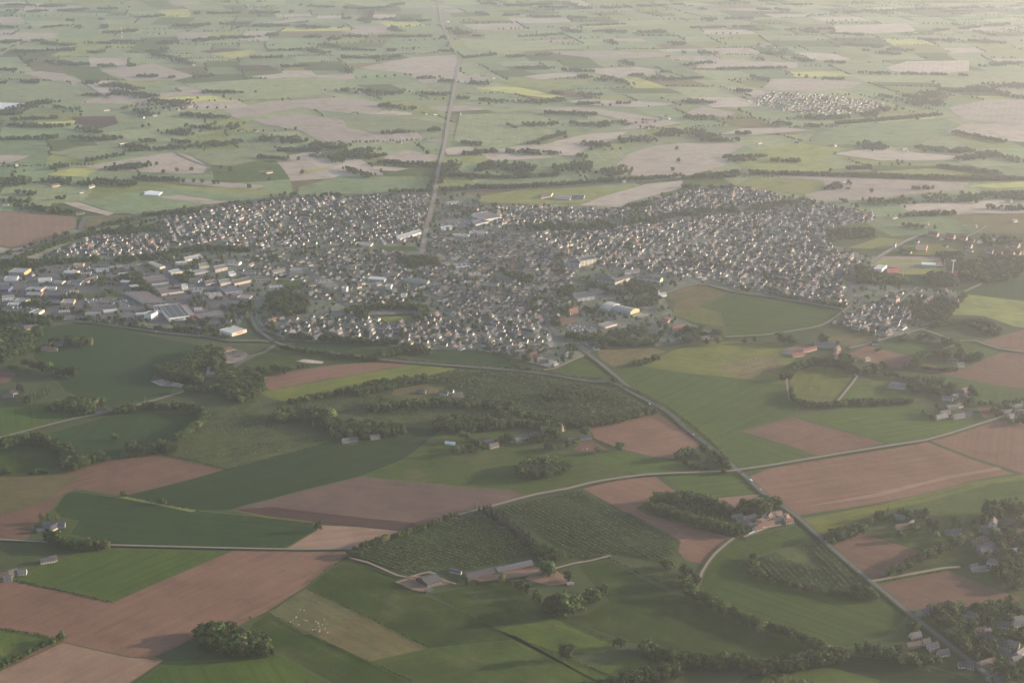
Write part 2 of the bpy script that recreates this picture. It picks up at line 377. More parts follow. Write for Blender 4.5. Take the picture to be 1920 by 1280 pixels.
F('soil', [(-60,897),(0,895),(122,886),(200,864),(292,852),(350,862),(422,880),(353,900),(232,930),(142,917),(118,927),(98,956),(68,983),(53,1011),(0,1010),(-60,1010)], edge=6)
F('tan', [(-40,896),(0,893),(110,888),(150,893),(112,920),(70,945),(0,965),(-40,970)], 2, edge=2)
F('wheatdark', [(371,956),(250,932),(232,930),(353,900),(422,880),(622,829),(660,835),(740,800),(830,805),(760,860),(697,884),(675,892),(562,920),(455,948),(440,955)], edge=3)
F('lime', [(223,932),(240,930),(300,944),(371,956),(360,960)], 2)
F('soilmid', [(430,957),(455,948),(562,920),(645,900),(675,892),(746,900),(960,919),(995,930),(925,949),(871,959),(826,979),(755,995),(678,987),(589,978),(500,970)], edge=5)
F('soildark', [(440,955),(510,950),(640,966),(775,980),(790,990),(755,995),(678,987),(500,969)], 2, edge=2)
F('soilpale', [(589,979),(600,984),(678,988),(755,996),(746,997),(675,1023),(671,1029),(538,1028),(596,993)], edge=3)
F('olive', [(430,954),(440,957),(500,971),(589,980),(585,977),(500,967)], 2)
F('orchard', [(674,1030),(746,1011),(880,959),(918,953),(959,986),(1001,1025),(995,1045),(960,1054),(883,1069),(749,1078),(654,1045)], edge=10)
F('orchard', [(930,953),(1090,918),(1167,959),(1274,1014),(1268,1034),(1244,1057),(1167,1037),(1105,1051),(1078,1040),(1019,1007),(980,983)], edge=2)
F('soil', [(1093,916),(1165,898),(1230,893),(1241,903),(1271,924),(1209,950),(1191,953),(1209,962),(1286,986),(1375,1008),(1316,1057),(1286,1051),(1272,1034),(1276,1014),(1182,962),(1167,957)], edge=14)
F('pasture', [(1191,953),(1212,940),(1290,922),(1370,945),(1420,950),(1400,1000),(1375,1008),(1286,984),(1209,959)], 2)
F('soilpale', [(1322,936),(1431,925),(1405,939),(1387,956),(1363,953)], 2)
F('wheat', [(1241,893),(1275,890),(1370,888),(1385,892),(1425,922),(1322,934),(1290,925),(1260,905)])
F('grass', [(675,892),(697,884),(760,860),(830,805),(940,800),(1020,850),(1165,845),(1230,858),(1350,885),(1210,892),(1135,901),(1065,919),(1000,927),(960,919),(746,900)], edge=11)
F('wheat', [(1065,850),(1120,842),(1170,845),(1225,857),(1300,872),(1350,884),(1210,891),(1130,870)], 2, edge=4)
F('soil', [(1072,800),(1140,790),(1232,774),(1277,802),(1315,832),(1300,842),(1265,860),(1225,856),(1167,842),(1115,822),(1110,810),(1085,801)], edge=1)
F('soil', [(1075,843),(1090,828),(1110,826),(1140,842),(1115,852)], 2)
F('wheat', [(1150,692),(1205,686),(1285,699),(1375,712),(1440,716),(1470,722),(1475,748),(1500,760),(1495,778),(1388,808),(1340,832),(1320,825),(1250,768),(1190,725)], edge=9)
F('soil', [(1388,808),(1487,781),(1660,831),(1540,857)], edge=0)
F('wheat', [(1330,828),(1388,810),(1540,857),(1440,872),(1395,878),(1370,860)], edge=1)
F('wheat', [(1490,780),(1590,760),(1727,757),(1752,775),(1790,787),(1827,796),(1765,817),(1670,832)], edge=6)
F('soil', [(1402,893),(1440,877),(1565,856),(1677,838),(1737,827),(1815,857),(1905,888),(1820,903),(1766,921),(1647,944),(1496,967),(1433,925)], edge=9)
F('soilpale', [(1500,950),(1640,925),(1780,890),(1870,875),(1880,880),(1780,897),(1640,932)], 2, edge=0)
F('soil', [(1740,825),(1777,817),(1830,800),(1868,788),(1990,793),(1990,905),(1920,889),(1815,855)], edge=4)
F('olive', [(1498,972),(1647,946),(1820,903),(1920,888),(1990,880),(1990,935),(1840,935),(1800,972),(1740,965),(1665,955),(1617,972),(1580,990),(1535,1003)], edge=1)
F('grass', [(1660,955),(1740,940),(1860,905),(1990,893),(1990,945),(1850,945),(1800,972),(1740,965)], 2, edge=2)
F('soil', [(1612,999),(1733,1035),(1659,1078),(1638,1087),(1558,1025)], edge=0)
F('grass', [(1617,990),(1660,965),(1800,985),(1820,1005),(1733,1033),(1620,998)], edge=4)
F('pasture', [(1665,1078),(1760,1035),(1830,1010),(1850,1045),(1840,1065),(1775,1066),(1650,1090)])
F('soil', [(1644,1094),(1775,1068),(1917,1120),(1897,1135),(1867,1143),(1819,1143),(1748,1140),(1704,1145)], edge=1)
F('orchard', [(1531,1014),(1609,1090),(1638,1120),(1600,1114),(1514,1099),(1410,1072),(1404,1051),(1454,1034)], edge=0)
F('rough', [(1454,1034),(1500,1022),(1545,1060),(1540,1070),(1480,1050)], 2)
F('wheat', [(1372,1010),(1490,984),(1535,1013),(1454,1033),(1400,1050),(1408,1074),(1514,1101),(1638,1122),(1670,1125),(1705,1152),(1680,1190),(1590,1215),(1534,1205),(1380,1148),(1320,1115),(1310,1090),(1320,1060)], edge=12)
F('pasture', [(1080,1060),(1140,1050),(1260,1110),(1300,1118),(1380,1150),(1463,1182),(1530,1212),(1585,1228),(1500,1240),(1440,1242),(1350,1232),(1240,1215),(1180,1205),(1140,1190),(1042,1158),(1100,1150),(1140,1125)], edge=4)
F('rough', [(1137,1045),(1176,1038),(1274,1075),(1283,1108),(1215,1081)])
F('pasture', [(653,1048),(743,1081),(767,1108),(806,1118),(889,1155),(960,1188),(960,1200),(803,1216),(577,1102),(613,1069)], edge=7)
F('tan', [(574,1102),(804,1215),(693,1240),(503,1149)], edge=0)
F('tandull', [(574,1103),(670,1150),(640,1172),(570,1190),(503,1149)], 2, edge=0)
F('wheat', [(255,1280),(309,1240),(440,1235),(520,1224),(640,1290),(680,1345),(120,1345)], edge=4)
F('pasture', [(503,1149),(693,1240),(775,1282),(860,1345),(690,1345),(640,1290),(520,1224),(450,1200),(475,1165)], edge=0)
F('grass', [(804,1215),(693,1240),(775,1280),(860,1345),(1060,1345),(940,1282),(800,1216)], edge=0)
F('pasture', [(812,1112),(940,1085),(1010,1125),(1045,1158),(925,1176),(889,1155)], edge=5)
F('grass', [(925,1178),(1045,1160),(1150,1205),(1130,1225),(1037,1221)], edge=4)
F('grass', [(889,1155),(925,1178),(1037,1222),(1150,1270),(1200,1345),(1060,1345),(900,1270),(800,1216),(960,1200),(960,1188)], edge=2)
F('grass', [(1114,1253),(1197,1229),(1238,1247),(1197,1271),(1161,1274)], 2)
F('soilpale', [(1060,1080),(1075,1092),(1030,1098),(985,1085),(1000,1070),(1040,1068)], 2)
F('wheatdark', [(1590,1225),(1700,1240),(1800,1262),(1850,1285),(1850,1345),(1300,1345),(1400,1262),(1530,1248)])
F('grass', [(1440,1258),(1560,1252),(1650,1275),(1600,1345),(1380,1345)], 2)
F('grass', [(1720,1160),(1750,1150),(1920,1140),(1990,1150),(1990,1345),(1870,1345),(1850,1270),(1775,1210)], edge=6)
F('pasture', [(1690,1190),(1720,1170),(1775,1215),(1845,1262),(1790,1262),(1730,1240),(1690,1215)])
F('grass', [(1740,975),(1850,948),(1990,950),(1990,1110),(1917,1118),(1790,1068),(1850,1050)])
# middle band
F('wheatdark', [(72,617),(140,606),(175,607),(250,622),(375,646),(402,658),(375,665),(300,685),(285,715),(330,725),(320,740),(250,757),(205,765),(150,745),(120,735),(110,720),(80,700),(60,670)], edge=10)
F('wheatdark', [(-40,600),(40,600),(100,608),(60,620),(-40,622)])
F('wheat', [(0,765),(110,745),(150,765),(180,778),(75,802),(0,820),(-40,830),(-40,770)])
F('wheatdark', [(80,815),(190,782),(230,770),(340,775),(385,765),(390,775),(350,800),(320,838),(230,845),(225,855),(140,860),(130,840),(95,822)], edge=6)
F('pasture', [(-40,840),(0,835),(60,830),(100,835),(125,865),(120,885),(0,890),(-40,892)])
F('rough', [(290,850),(360,810),(400,775),(480,740),(500,770),(540,800),(620,829),(540,848),(425,880),(400,870),(350,858)], edge=6)
F('soil', [(-30,693),(0,695),(32,700),(15,717),(0,719),(-30,720)])
F('soil', [(480,707),(605,687),(672,680),(765,680),(777,682),(505,731),(495,720)], edge=4)
F('band', [(505,731),(777,682),(855,690),(848,697),(800,707),(705,718),(660,731),(537,755),(505,746),(480,736)], edge=0)
F('wheatdark', [(545,645),(640,650),(750,658),(745,670),(640,662),(560,652)])
F('wheatdark', [(752,663),(780,660),(930,661),(960,673),(962,690),(855,680),(767,671)])
F('pasture', [(440,690),(490,665),(560,660),(640,668),(720,678),(605,686),(480,706)], edge=5)
F('orchard', [(805,710),(870,693),(1000,703),(1110,722),(1165,735),(1225,775),(1090,800),(1000,790),(960,780),(930,760),(880,740),(850,725)], edge=2)
F('rough', [(545,757),(660,735),(800,709),(850,725),(830,745),(720,760),(640,775)], edge=1)
F('rough', [(630,777),(705,763),(900,766),(900,790),(830,795),(750,792),(690,797)], edge=1)
F('tan', [(740,725),(800,720),(830,735),(780,745),(735,740)], 2)
F('wheat', [(1040,692),(1100,670),(1120,677),(1145,700),(1132,707),(1095,705)])
F('tan', [(1120,657),(1160,650),(1220,650),(1250,660),(1185,682),(1150,689),(1125,672)])
F('olive', [(1200,686),(1265,655),(1350,640),(1440,640),(1490,650),(1500,665),(1475,690),(1475,722),(1440,716),(1285,699)], edge=9)
F('tan', [(1340,690),(1400,668),(1470,672),(1475,690),(1400,710)], 2)
F('wheat', [(1307,575),(1380,550),(1440,562),(1555,580),(1590,587),(1550,610),(1440,627),(1360,632),(1357,615),(1350,587)], edge=2)
F('tan', [(1240,552),(1257,540),(1310,532),(1370,547),(1307,575),(1350,586),(1355,612),(1305,605),(1260,590),(1267,565)])
F('olive', [(1260,590),(1310,577),(1350,588),(1355,612),(1305,605)], 2)
F('lime', [(1810,552),(1920,565),(1990,568),(1990,625),(1902,612),(1845,592),(1775,590),(1790,572)], edge=0)
F('soil', [(1837,640),(1920,617),(1990,615),(1990,665),(1920,659),(1865,650)])
F('soil', [(1710,691),(1730,681),(1795,694),(1840,675),(1880,659),(1920,662),(1990,668),(1990,740),(1920,730),(1865,722)], edge=8)
F('soil', [(1592,664),(1622,648),(1720,671),(1690,692),(1625,677)], edge=1)
F('olive', [(1484,702),(1500,691),(1530,686),(1570,689),(1600,703),(1590,730),(1572,753),(1500,755),(1485,746),(1479,722)], 2)
F('grass', [(1602,710),(1665,705),(1740,740),(1715,752),(1590,754),(1578,750)], 2)
F('gravel', [(1662,727),(1672,715),(1702,719),(1697,731)], 3)
F('wheat', [(1660,645),(1715,640),(1740,652),(1722,669)], 1)
F('wheat', [(1775,652),(1810,639),(1875,656),(1837,672),(1790,660)])
F('tan', [(1550,632),(1615,622),(1647,632),(1595,649),(1565,645)])
F('wheat', [(1680,695),(1790,712),(1920,735),(1990,745),(1990,800),(1870,785),(1840,775),(1790,725),(1715,710)])
F('soil', [(1832,765),(1862,762),(1870,778),(1845,784)], 2)
F('lime', [(1590,465),(1650,445),(1700,450),(1660,468)], edge=0)
F('grass', [(1650,412),(1720,395),(1850,400),(1920,405),(1920,420),(1780,432),(1690,440),(1560,432)])
F('wheatdark', [(1780,540),(1860,525),(1990,505),(1990,568),(1920,563),(1812,551)])
# far, upper third: a mosaic of small parcels split again and again, their edges kept for hedges
EDGES = []; FARPOLY = []
def warp(x, y): return Vector((x + 70 * math.sin(y / 530 + .4 * math.sin(x / 700)) + 25 * math.sin(y / 170 + x / 310), y + 60 * math.sin(x / 470 + .6) + 22 * math.sin(x / 150 - y / 260), 0))
def parcel(q, depth=0):
    L = [(q[(i + 1) % 4] - q[i]).length for i in range(4)]; a, b = (L[0] + L[2]) / 2, (L[1] + L[3]) / 2
    c = (q[0] + q[1] + q[2] + q[3]) / 4
    if abs(c.x) > .42 * c.y + 500: 
        if max(a, b) < 900: return
    if a * b < random.uniform(22000, 85000) and max(a, b) < 520:
        pts = []
        for i in range(4):
            n = max(1, int(L[i] / 60)); pts += [warp(*q[i].lerp(q[(i + 1) % 4], k / n).xy) for k in range(n)]
        d = max(range(len(pts)), key=lambda i: (pts[(i + 1) % len(pts)] - pts[i]).length)
        kd = random.choices(['hazedwheat', 'hazedgrass', 'lime', 'hazedsoil', 'yellow', 'tan', 'wheat', 'grass'], [30, 30, 13, 9, 1.5, 4, 8, 8])[0]
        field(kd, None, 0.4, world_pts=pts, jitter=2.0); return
    t0, t1 = random.uniform(.33, .67), random.uniform(-.06, .06)
    if a > b * random.uniform(.7, 1.25): m, n = q[0].lerp(q[1], t0), q[3].lerp(q[2], t0 + t1); EDGES.append((m, n)); parcel([q[0], m, n, q[3]], depth + 1); parcel([m, q[1], q[2], n], depth + 1)
    else: m, n = q[1].lerp(q[2], t0), q[0].lerp(q[3], t0 + t1); EDGES.append((n, m)); parcel([q[0], q[1], m, n], depth + 1); parcel([n, m, q[2], q[3]], depth + 1)
def rot(x, y, a=R(14)): return Vector((x * math.cos(a) - (y - 6500) * math.sin(a), x * math.sin(a) + (y - 6500) * math.cos(a) + 6500, 0))
parcel([rot(-5200, 3700), rot(5200, 2500), rot(5600, 10400), rot(-5600, 11200)])
for kd, pts in [
 ('soilpale',[(0,396),(74,401),(144,408),(145,427),(100,450),(25,467),(0,462),(-40,460),(-40,396)]),
 ('tan',[(160,410),(217,404),(257,407),(200,422),(160,431)]), ('soil',[(118,381),(148,380),(215,401),(202,405),(151,393)]),
 ('wheat',[(148,378),(300,352),(437,353),(551,363),(470,376),(400,385),(336,400),(217,402)]), ('soil',[(296,370),(336,366),(427,380),(403,385)]),
 ('lime',[(302,349),(437,353),(551,362),(470,366),(380,360)]),('soil',[(339,336),(497,349),(480,356),(336,346)]),
 ('soil',[(151,314),(242,299),(323,286),(356,292),(393,314),(380,326),(302,326),(255,322),(188,317)]),('yellow',[(84,329),(134,317),(188,317),(158,333),(121,331)]),
 ('grass',[(349,287),(504,275),(538,289),(437,312),(393,311)]),('soil',[(514,296),(571,287),(605,286),(585,299),(538,301)]),('yellow',[(564,322),(615,314),(620,316),(564,328)]),
 ('soil',[(-40,291),(60,292),(20,306),(-40,307)]),('olive',[(97,289),(141,276),(228,272),(235,289),(158,301)]),
 ('soildark',[(134,220),(215,218),(222,232),(188,242),(141,232)]),('yellow',[(60,232),(141,227),(141,233),(84,235)]),('lime',[(20,220),(67,208),(118,205),(118,222)]),
 ('sheet',[(-40,191),(0,193),(50,195),(34,203),(0,206),(-40,206)]),('sheet',[(269,361),(282,358),(306,361),(299,366)]),
 ('grass',[(188,250),(335,236),(370,225),(400,240),(330,258),(240,262)]),('wheat',[(0,238),(118,240),(180,252),(60,262),(0,260)]),
 ('soil',[(417,208),(504,191),(640,183),(730,195),(700,215),(640,212),(560,203),(450,222),(445,224)]),('soil',[(470,225),(560,215),(640,225),(690,250),(660,268),(598,265),(561,245),(500,235)]),
 ('soil',[(0,67),(60,67),(114,71),(67,77),(0,77),(-40,77)]),('soil',[(40,139),(74,134),(121,139),(158,155),(101,153)]),('soil',[(188,134),(242,128),(285,119),(366,144),(329,151),(242,153)]),
 ('yellow',[(393,101),(470,95),(484,99),(437,112)]),('soildark',[(373,97),(417,91),(467,93),(393,101)]),('soil',[(279,178),(373,170),(373,178),(296,185)]),
 ('soil',[(470,144),(571,134),(591,141),(504,149)]),('soildark',[(433,124),(504,123),(524,134),(447,133)]),('soil',[(494,44),(564,34),(595,37),(524,45)]),
 ('grass',[(345,158),(470,150),(590,145),(650,150),(640,170),(560,185),(430,188),(390,175)]),('grass',[(0,160),(150,160),(200,180),(120,200),(0,185),(-40,180)]),
 ('soil',[(674,128),(774,108),(855,104),(861,112),(858,134),(852,144),(774,139),(720,134)]),('soil',[(865,144),(895,141),(929,151),(870,150)]),
 ('yellow',[(889,166),(929,163),(976,165),(1060,183),(1036,186),(960,176)]),('lime',[(922,153),(1010,151),(1110,158),(1036,168),(976,164)]),('soil',[(983,144),(1077,134),(1083,144),(1010,150)]),
 ('soil',[(1026,97),(1144,97),(1280,101),(1245,108),(1127,111),(1060,104)]),('soil',[(1110,129),(1194,126),(1251,134),(1164,148),(1117,138)]),
 ('soil',[(1063,191),(1110,186),(1265,195),(1243,199),(1191,202),(1110,198)]),('soil',[(996,203),(1077,202),(1178,212),(1280,232),(1211,242),(1157,244),(1191,232),(1120,215),(1026,208)]),
 ('soil',[(996,279),(1043,265),(1104,252),(1178,247),(1154,262),(1107,279),(1073,292),(1043,292)]),('soil',[(835,279),(875,275),(919,286),(862,292),(838,292)]),
 ('soil',[(717,296),(761,282),(821,292),(821,299),(781,312),(741,309)]),('soil',[(700,312),(768,317),(741,322),(695,319)]),('soil',[(690,215),(724,208),(774,212),(771,217)]),('soil',[(791,265),(832,260),(832,269)]),
 ('soil',[(1157,309),(1178,289),(1228,274),(1280,269),(1347,270),(1404,269),(1367,289),(1357,312),(1280,333),(1211,333),(1164,326)]),
 ('soil',[(1087,386),(1127,370),(1211,346),(1280,339),(1280,353),(1178,380),(1164,390)]),('lime',[(895,370),(976,356),(1144,353),(1204,348),(1127,370),(1087,385),(976,383),(902,380)]),
 ('wheat',[(842,349),(942,336),(1010,339),(993,349),(892,356)]),('wheat',[(560,352),(640,330),(760,333),(812,345),(800,362),(640,366),(560,368)]),('grass',[(862,215),(1000,215),(1080,235),(960,250),(1040,262),(920,283),(850,265)]),
 ('grass',[(640,217),(770,222),(835,232),(830,248),(700,250),(650,240)]),('soil',[(640,60),(714,52),(737,62),(673,66)]),('olive',[(774,62),(838,55),(838,64),(783,66)]),
 ('soil',[(1448,148),(1515,148),(1616,155),(1599,165),(1515,173),(1428,168)]),('soil',[(1660,128),(1700,116),(1817,114),(1817,134),(1744,141),(1676,134)]),('soil',[(1300,111),(1495,118),(1495,128),(1381,129),(1307,128)]),
 ('soil',[(1283,215),(1314,200),(1381,212),(1364,220)]),('soil',[(1350,252),(1391,242),(1468,240),(1528,245),(1407,254)]),('soil',[(1777,202),(1851,188),(1990,186),(1990,240),(1920,235),(1804,225)]),
 ('soil',[(1814,249),(1844,239),(1990,250),(1990,272),(1885,265)]),('soil',[(1562,289),(1633,279),(1817,296),(1767,302),(1650,302)]),
 ('soil',[(1408,329),(1542,331),(1650,336),(1817,343),(1804,356),(1683,368),(1589,380),(1522,380),(1508,366),(1549,353),(1542,339)]),
 ('lime',[(1381,349),(1408,331),(1545,340),(1549,356),(1508,366),(1468,363),(1397,353)]),('yellow',[(1814,349),(1920,341),(1990,338),(1990,346),(1871,354)]),('yellow',[(1643,230),(1764,218),(1750,223),(1666,232)]),
 ('lime',[(1367,292),(1495,269),(1582,279),(1532,309),(1599,316),(1515,326),(1397,319)]),('lime',[(1633,323),(1750,316),(1851,329),(1750,331)]),
 ('wheat',[(1522,265),(1549,245),(1643,232),(1767,222),(1804,235),(1717,275),(1582,275)]),('soil',[(1797,400),(1905,383),(1990,380),(1990,400),(1851,401)]),
 ('olive',[(1130,52),(1280,45),(1400,42),(1410,50),(1300,52)]),('soil',[(1560,50),(1700,45),(1720,60),(1570,66)]),('olive',[(640,5),(800,0),(830,8),(700,16)]),('grass',[(860,72),(1000,80),(1100,90),(940,100),(880,95)])]:
    FARPOLY.append([(q.x, q.y) for q in G(pts)]); F({'soil': 'hazedsoil', 'wheat': 'hazedwheat', 'grass': 'hazedgrass', 'olive': 'hazedgrass'}.get(kd, kd), pts, 1.4)
# yards, courts and pavements of the town
F('town', TOWN, 1.7)
F('paved', [(0,512),(60,500),(230,500),(330,495),(400,520),(470,548),(468,590),(430,618),(380,612),(250,606),(140,598),(0,586)], 2.2, name="yard_pavement")
F('paved', [(347,576),(400,568),(430,590),(430,608),(372,612),(352,603)], 3, name="yard_pavement")
F('paved', [(150,553),(255,563),(258,577),(190,577),(160,570)], 3, name="yard_pavement")
F('grass', [(146,552),(225,548),(232,556),(165,560)], 3)
F('paved', [(820,415),(905,408),(910,425),(830,432)], 3, name="yard_pavement")
F('paved', [(1060,607),(1104,610),(1128,622),(1100,628),(1060,622)], 3, name="yard_pavement")
F('gravel', [(1101,543),(1115,541),(1137,545),(1128,551),(1110,549)], 3, name="yard_pavement")
F('gravel', [(1184,594),(1200,587),(1217,591),(1205,597)], 3, name="yard_pavement")
F('soil', [(1035,598),(1080,595),(1085,604),(1045,610)], 3)
F('grass', [(1040,613),(1090,603),(1060,620),(1045,625)], 3)
F('lime', [(1640,487),(1755,488),(1755,495),(1640,498)], 4, name="sports_field")
F('track', [(1635,482),(1762,482),(1768,500),(1700,504),(1632,500)], 3, name="running_path")
F('lime', [(1655,504),(1775,503),(1772,516),(1690,516)], 3, name="sports_field")
F('wheat', [(1650,519),(1735,517),(1740,530),(1650,531)], 3, name="sports_field")
F('clay', [(1662,505),(1686,503),(1684,513),(1664,513)], 4, name="court_pavement")
F('clay', [(1772,510),(1797,508),(1795,519),(1774,518)], 4, name="court_pavement")
F('pasture', [(690,592),(775,588),(785,600),(720,607)], 3)
F('olive', [(712,596),(770,593),(776,601),(725,606)], 4)
F('wheat', [(700,462),(775,463),(790,472),(720,474)], 3)
F('grass', [(520,525),(570,527),(560,540),(515,540)], 3)
F('grass', [(0,497),(80,495),(60,508),(0,512)], 3)
F('gravel', [(405,660),(420,654),(440,655),(470,668),(462,674),(440,682),(425,682)], 2, name="yard_pavement")
F('gravel', [(282,716),(305,711),(345,722),(340,727),(300,724)], 2, name="yard_pavement")
F('gravel', [(390,665),(396,664),(395,690),(392,702),(388,700)], 2, name="chalk_path")
F('gravel', [(940,648),(985,645),(970,655),(945,660)], 2, name="yard_pavement")
F('gravel', [(940,660),(985,655),(1010,668),(1050,682),(1030,690),(985,678)], 2, name="yard_pavement")
F('olive', [(1690,462),(1760,458),(1800,470),(1760,482),(1700,478)], 3)
F('soilpale', [(1480,655),(1500,646),(1530,650),(1510,665),(1490,672)], 3, name="yard_pavement")
F('paved', [(1462,662),(1490,646),(1510,650),(1480,668)], 2, name="yard_pavement")
F('soilpale', [(740,1092),(775,1080),(830,1085),(852,1094),(810,1102),(795,1112),(770,1106)], 3, name="yard_pavement")
F('soilpale', [(880,1082),(1000,1062),(1035,1072),(1015,1078),(900,1092)], 3, name="yard_pavement")
F('soilpale', [(1825,1022),(1860,1014),(1880,1030),(1862,1046),(1845,1030)], 3, name="yard_pavement")
F('soilpale', [(1800,1220),(1835,1210),(1850,1215),(1810,1225)], 3)
F('gravel', [(555,678),(570,674),(607,679),(605,683),(575,682)], 3, name="yard_pavement")
F('tan', [(960,745),(1000,742),(1005,752),(985,752)], 3)
for pts in ([(1225,641),(1232,632),(1268,632),(1271,640),(1245,646)], [(1226,606),(1240,600),(1262,613),(1256,617)], [(1308,637),(1322,631),(1335,637),(1325,643)], [(1178,1217),(1186,1213),(1192,1216),(1186,1219)]):
    P = G(pts); m = bpy.data.meshes.new("pond_water"); m.from_pydata([(p.x, p.y, 0.75) for p in P], [], [tuple(range(len(P)))[::-1]]); m.materials.append(water); m.update()
    if m.polygons[0].normal.z < 0: m.flip_normals()
    tag(link("pond_water", m), kind="structure")
# ------------------------------------------------------------------ roads
road([(1022,600),(1045,625),(1070,643),(1095,660),(1120,678),(1145,698),(1165,715),(1180,728)], 8, 'asphalt')
road([(960,695),(1030,703),(1080,712),(1115,717),(1140,716),(1160,722),(1180,735),(1250,772),(1285,803),(1335,842),(1382,882),(1404,900),(1433,927),(1496,971),(1558,1028),(1632,1090),(1707,1152),(1775,1206),(1843,1259),(1880,1295),(1920,1340)], 7, 'asphalt', verge=3)
road([(515,642),(535,650),(592,659),(655,668),(730,677),(800,683),(855,687),(960,695)], 7.5, 'asphalt', verge=3)
road([(505,641),(482,640),(432,640),(380,631),(337,628),(250,617),(175,606),(140,604),(90,612),(60,617)], 8, 'asphalt')
road([(515,648),(500,660),(475,668),(420,700),(405,710)], 8, 'asphalt')
road([(470,590),(480,615),(492,626),(512,640)], 8, 'asphalt')
road([(520,638),(540,635),(548,628),(530,640)], 7, 'asphalt')
road([(-30,1012),(6,1013),(77,1017),(140,1022),(205,1023),(401,1028),(560,1031),(660,1030)], 4.2, 'pale', verge=1.5)
road([(860,966),(905,955),(925,949),(1004,928),(1065,917),(1108,906),(1135,901),(1210,891),(1290,887),(1370,884),(1382,882)], 6, 'pale')
road([(1382,882),(1440,874),(1565,853),(1677,835),(1737,826),(1777,815),(1830,798),(1865,787),(1900,775)], 6, 'pale')
road([(1636,1091),(1700,1079),(1772,1066),(1800,1064)], 5, 'dirt')
road([(655,1047),(690,1056),(745,1080),(765,1084),(790,1077),(805,1074),(818,1078)], 4, 'dirt', verge=1)
road([(765,1084),(790,1092),(830,1090),(855,1096)], 4, 'dirt', verge=1)
road([(1005,1078),(1045,1066),(1075,1058),(1110,1052),(1145,1043)], 4, 'dirt', verge=1)
road([(1395,1008),(1440,990),(1465,985)], 5, 'dirt', verge=1)
road([(1376,1010),(1340,1040),(1316,1075),(1305,1110)], 4, 'dirt', verge=3)
road([(-30,830),(0,822),(75,802),(140,786),(187,777),(260,760),(322,742),(345,735)], 6, 'pale')
road([(1095,668),(1075,676),(1040,692),(1020,695)], 6, 'dirt', verge=1)
road([(1360,633),(1440,628),(1500,619),(1540,611),(1575,590),(1600,568),(1615,555)], 6, 'pale')
road([(1240,553),(1310,533),(1370,546),(1440,557),(1520,570),(1585,582)], 7, 'pale')
road([(1592,654),(1622,647),(1680,630),(1740,615)], 6, 'pale')
road([(1690,610),(1740,622),(1785,638),(1800,645),(1770,655)], 5, 'pale')
road([(1800,640),(1830,640),(1875,655),(1990,668)], 6, 'pale')
road([(1602,702),(1607,707),(1590,730),(1572,752)], 5, 'dirt', verge=0)
road([(1475,710),(1477,735),(1480,750)], 4, 'dirt', verge=0)
road([(1683,572),(1700,555),(1720,540)], 6, 'pale')
road([(1630,495),(1660,475),(1700,452),(1730,440)], 12, 'pale')
road([(1805,447),(1830,437),(1850,425)], 6, 'pale')
road([(1808,548),(1840,533)], 6, 'pale')
road([(790,478),(800,427),(815,366),(821,322),(833,279),(842,218),(852,168),(858,128),(862,112),(855,101),(841,72),(828,44),(820,0)], 14, 'dirt', verge=0, smooth=False)
road([(-40,487),(0,478),(60,465),(130,443),(150,437),(250,408),(330,394),(470,376),(560,368),(720,364),(820,362),(900,358),(1000,355),(1170,343),(1290,333),(1390,322)], 11, 'asphalt', verge=5)
road([(150,432),(158,410),(160,408)], 14, 'asphalt')
road([(215,401),(232,400),(260,405),(200,406),(160,409)], 8, 'pale')
road([(325,285),(345,296),(380,310),(393,314),(385,324)], 6, 'pale')
road([(1391,327),(1400,318),(1412,312)], 10, 'pale')
road([(1522,262),(1540,246),(1560,236)], 6, 'pale')
road([(155,155),(180,172),(205,185)], 7, 'pale')
road([(560,500),(600,530),(632,560),(660,580)], 9, 'asphalt', verge=0)
road([(825,578),(848,600),(870,612),(900,608)], 8, 'asphalt', verge=0)
road([(1015,590),(1050,640)], 8, 'asphalt', verge=0)
road([(1045,622),(1100,600),(1150,570),(1220,552),(1290,537)], 7, 'asphalt', verge=1)
road([(640,552),(720,540),(800,525),(900,520)], 9, 'asphalt', verge=0)
road([(480,472),(560,465),(640,460)], 12, 'pale', verge=0)
road([(22,590),(38,565),(55,545),(90,530)], 8, 'asphalt', verge=0)
road([(130,575),(145,555),(165,545),(250,540),(330,530)], 8, 'asphalt', verge=0)
road([(190,576),(300,590)], 8, 'asphalt', verge=0)
road([(0,582),(100,584),(200,582)], 9, 'asphalt', verge=0)
road([(1090,475),(1200,468),(1300,455),(1420,440),(1530,445)], 8, 'asphalt', verge=0)
road([(1590,500),(1600,520),(1590,560)], 9, 'asphalt', verge=0)
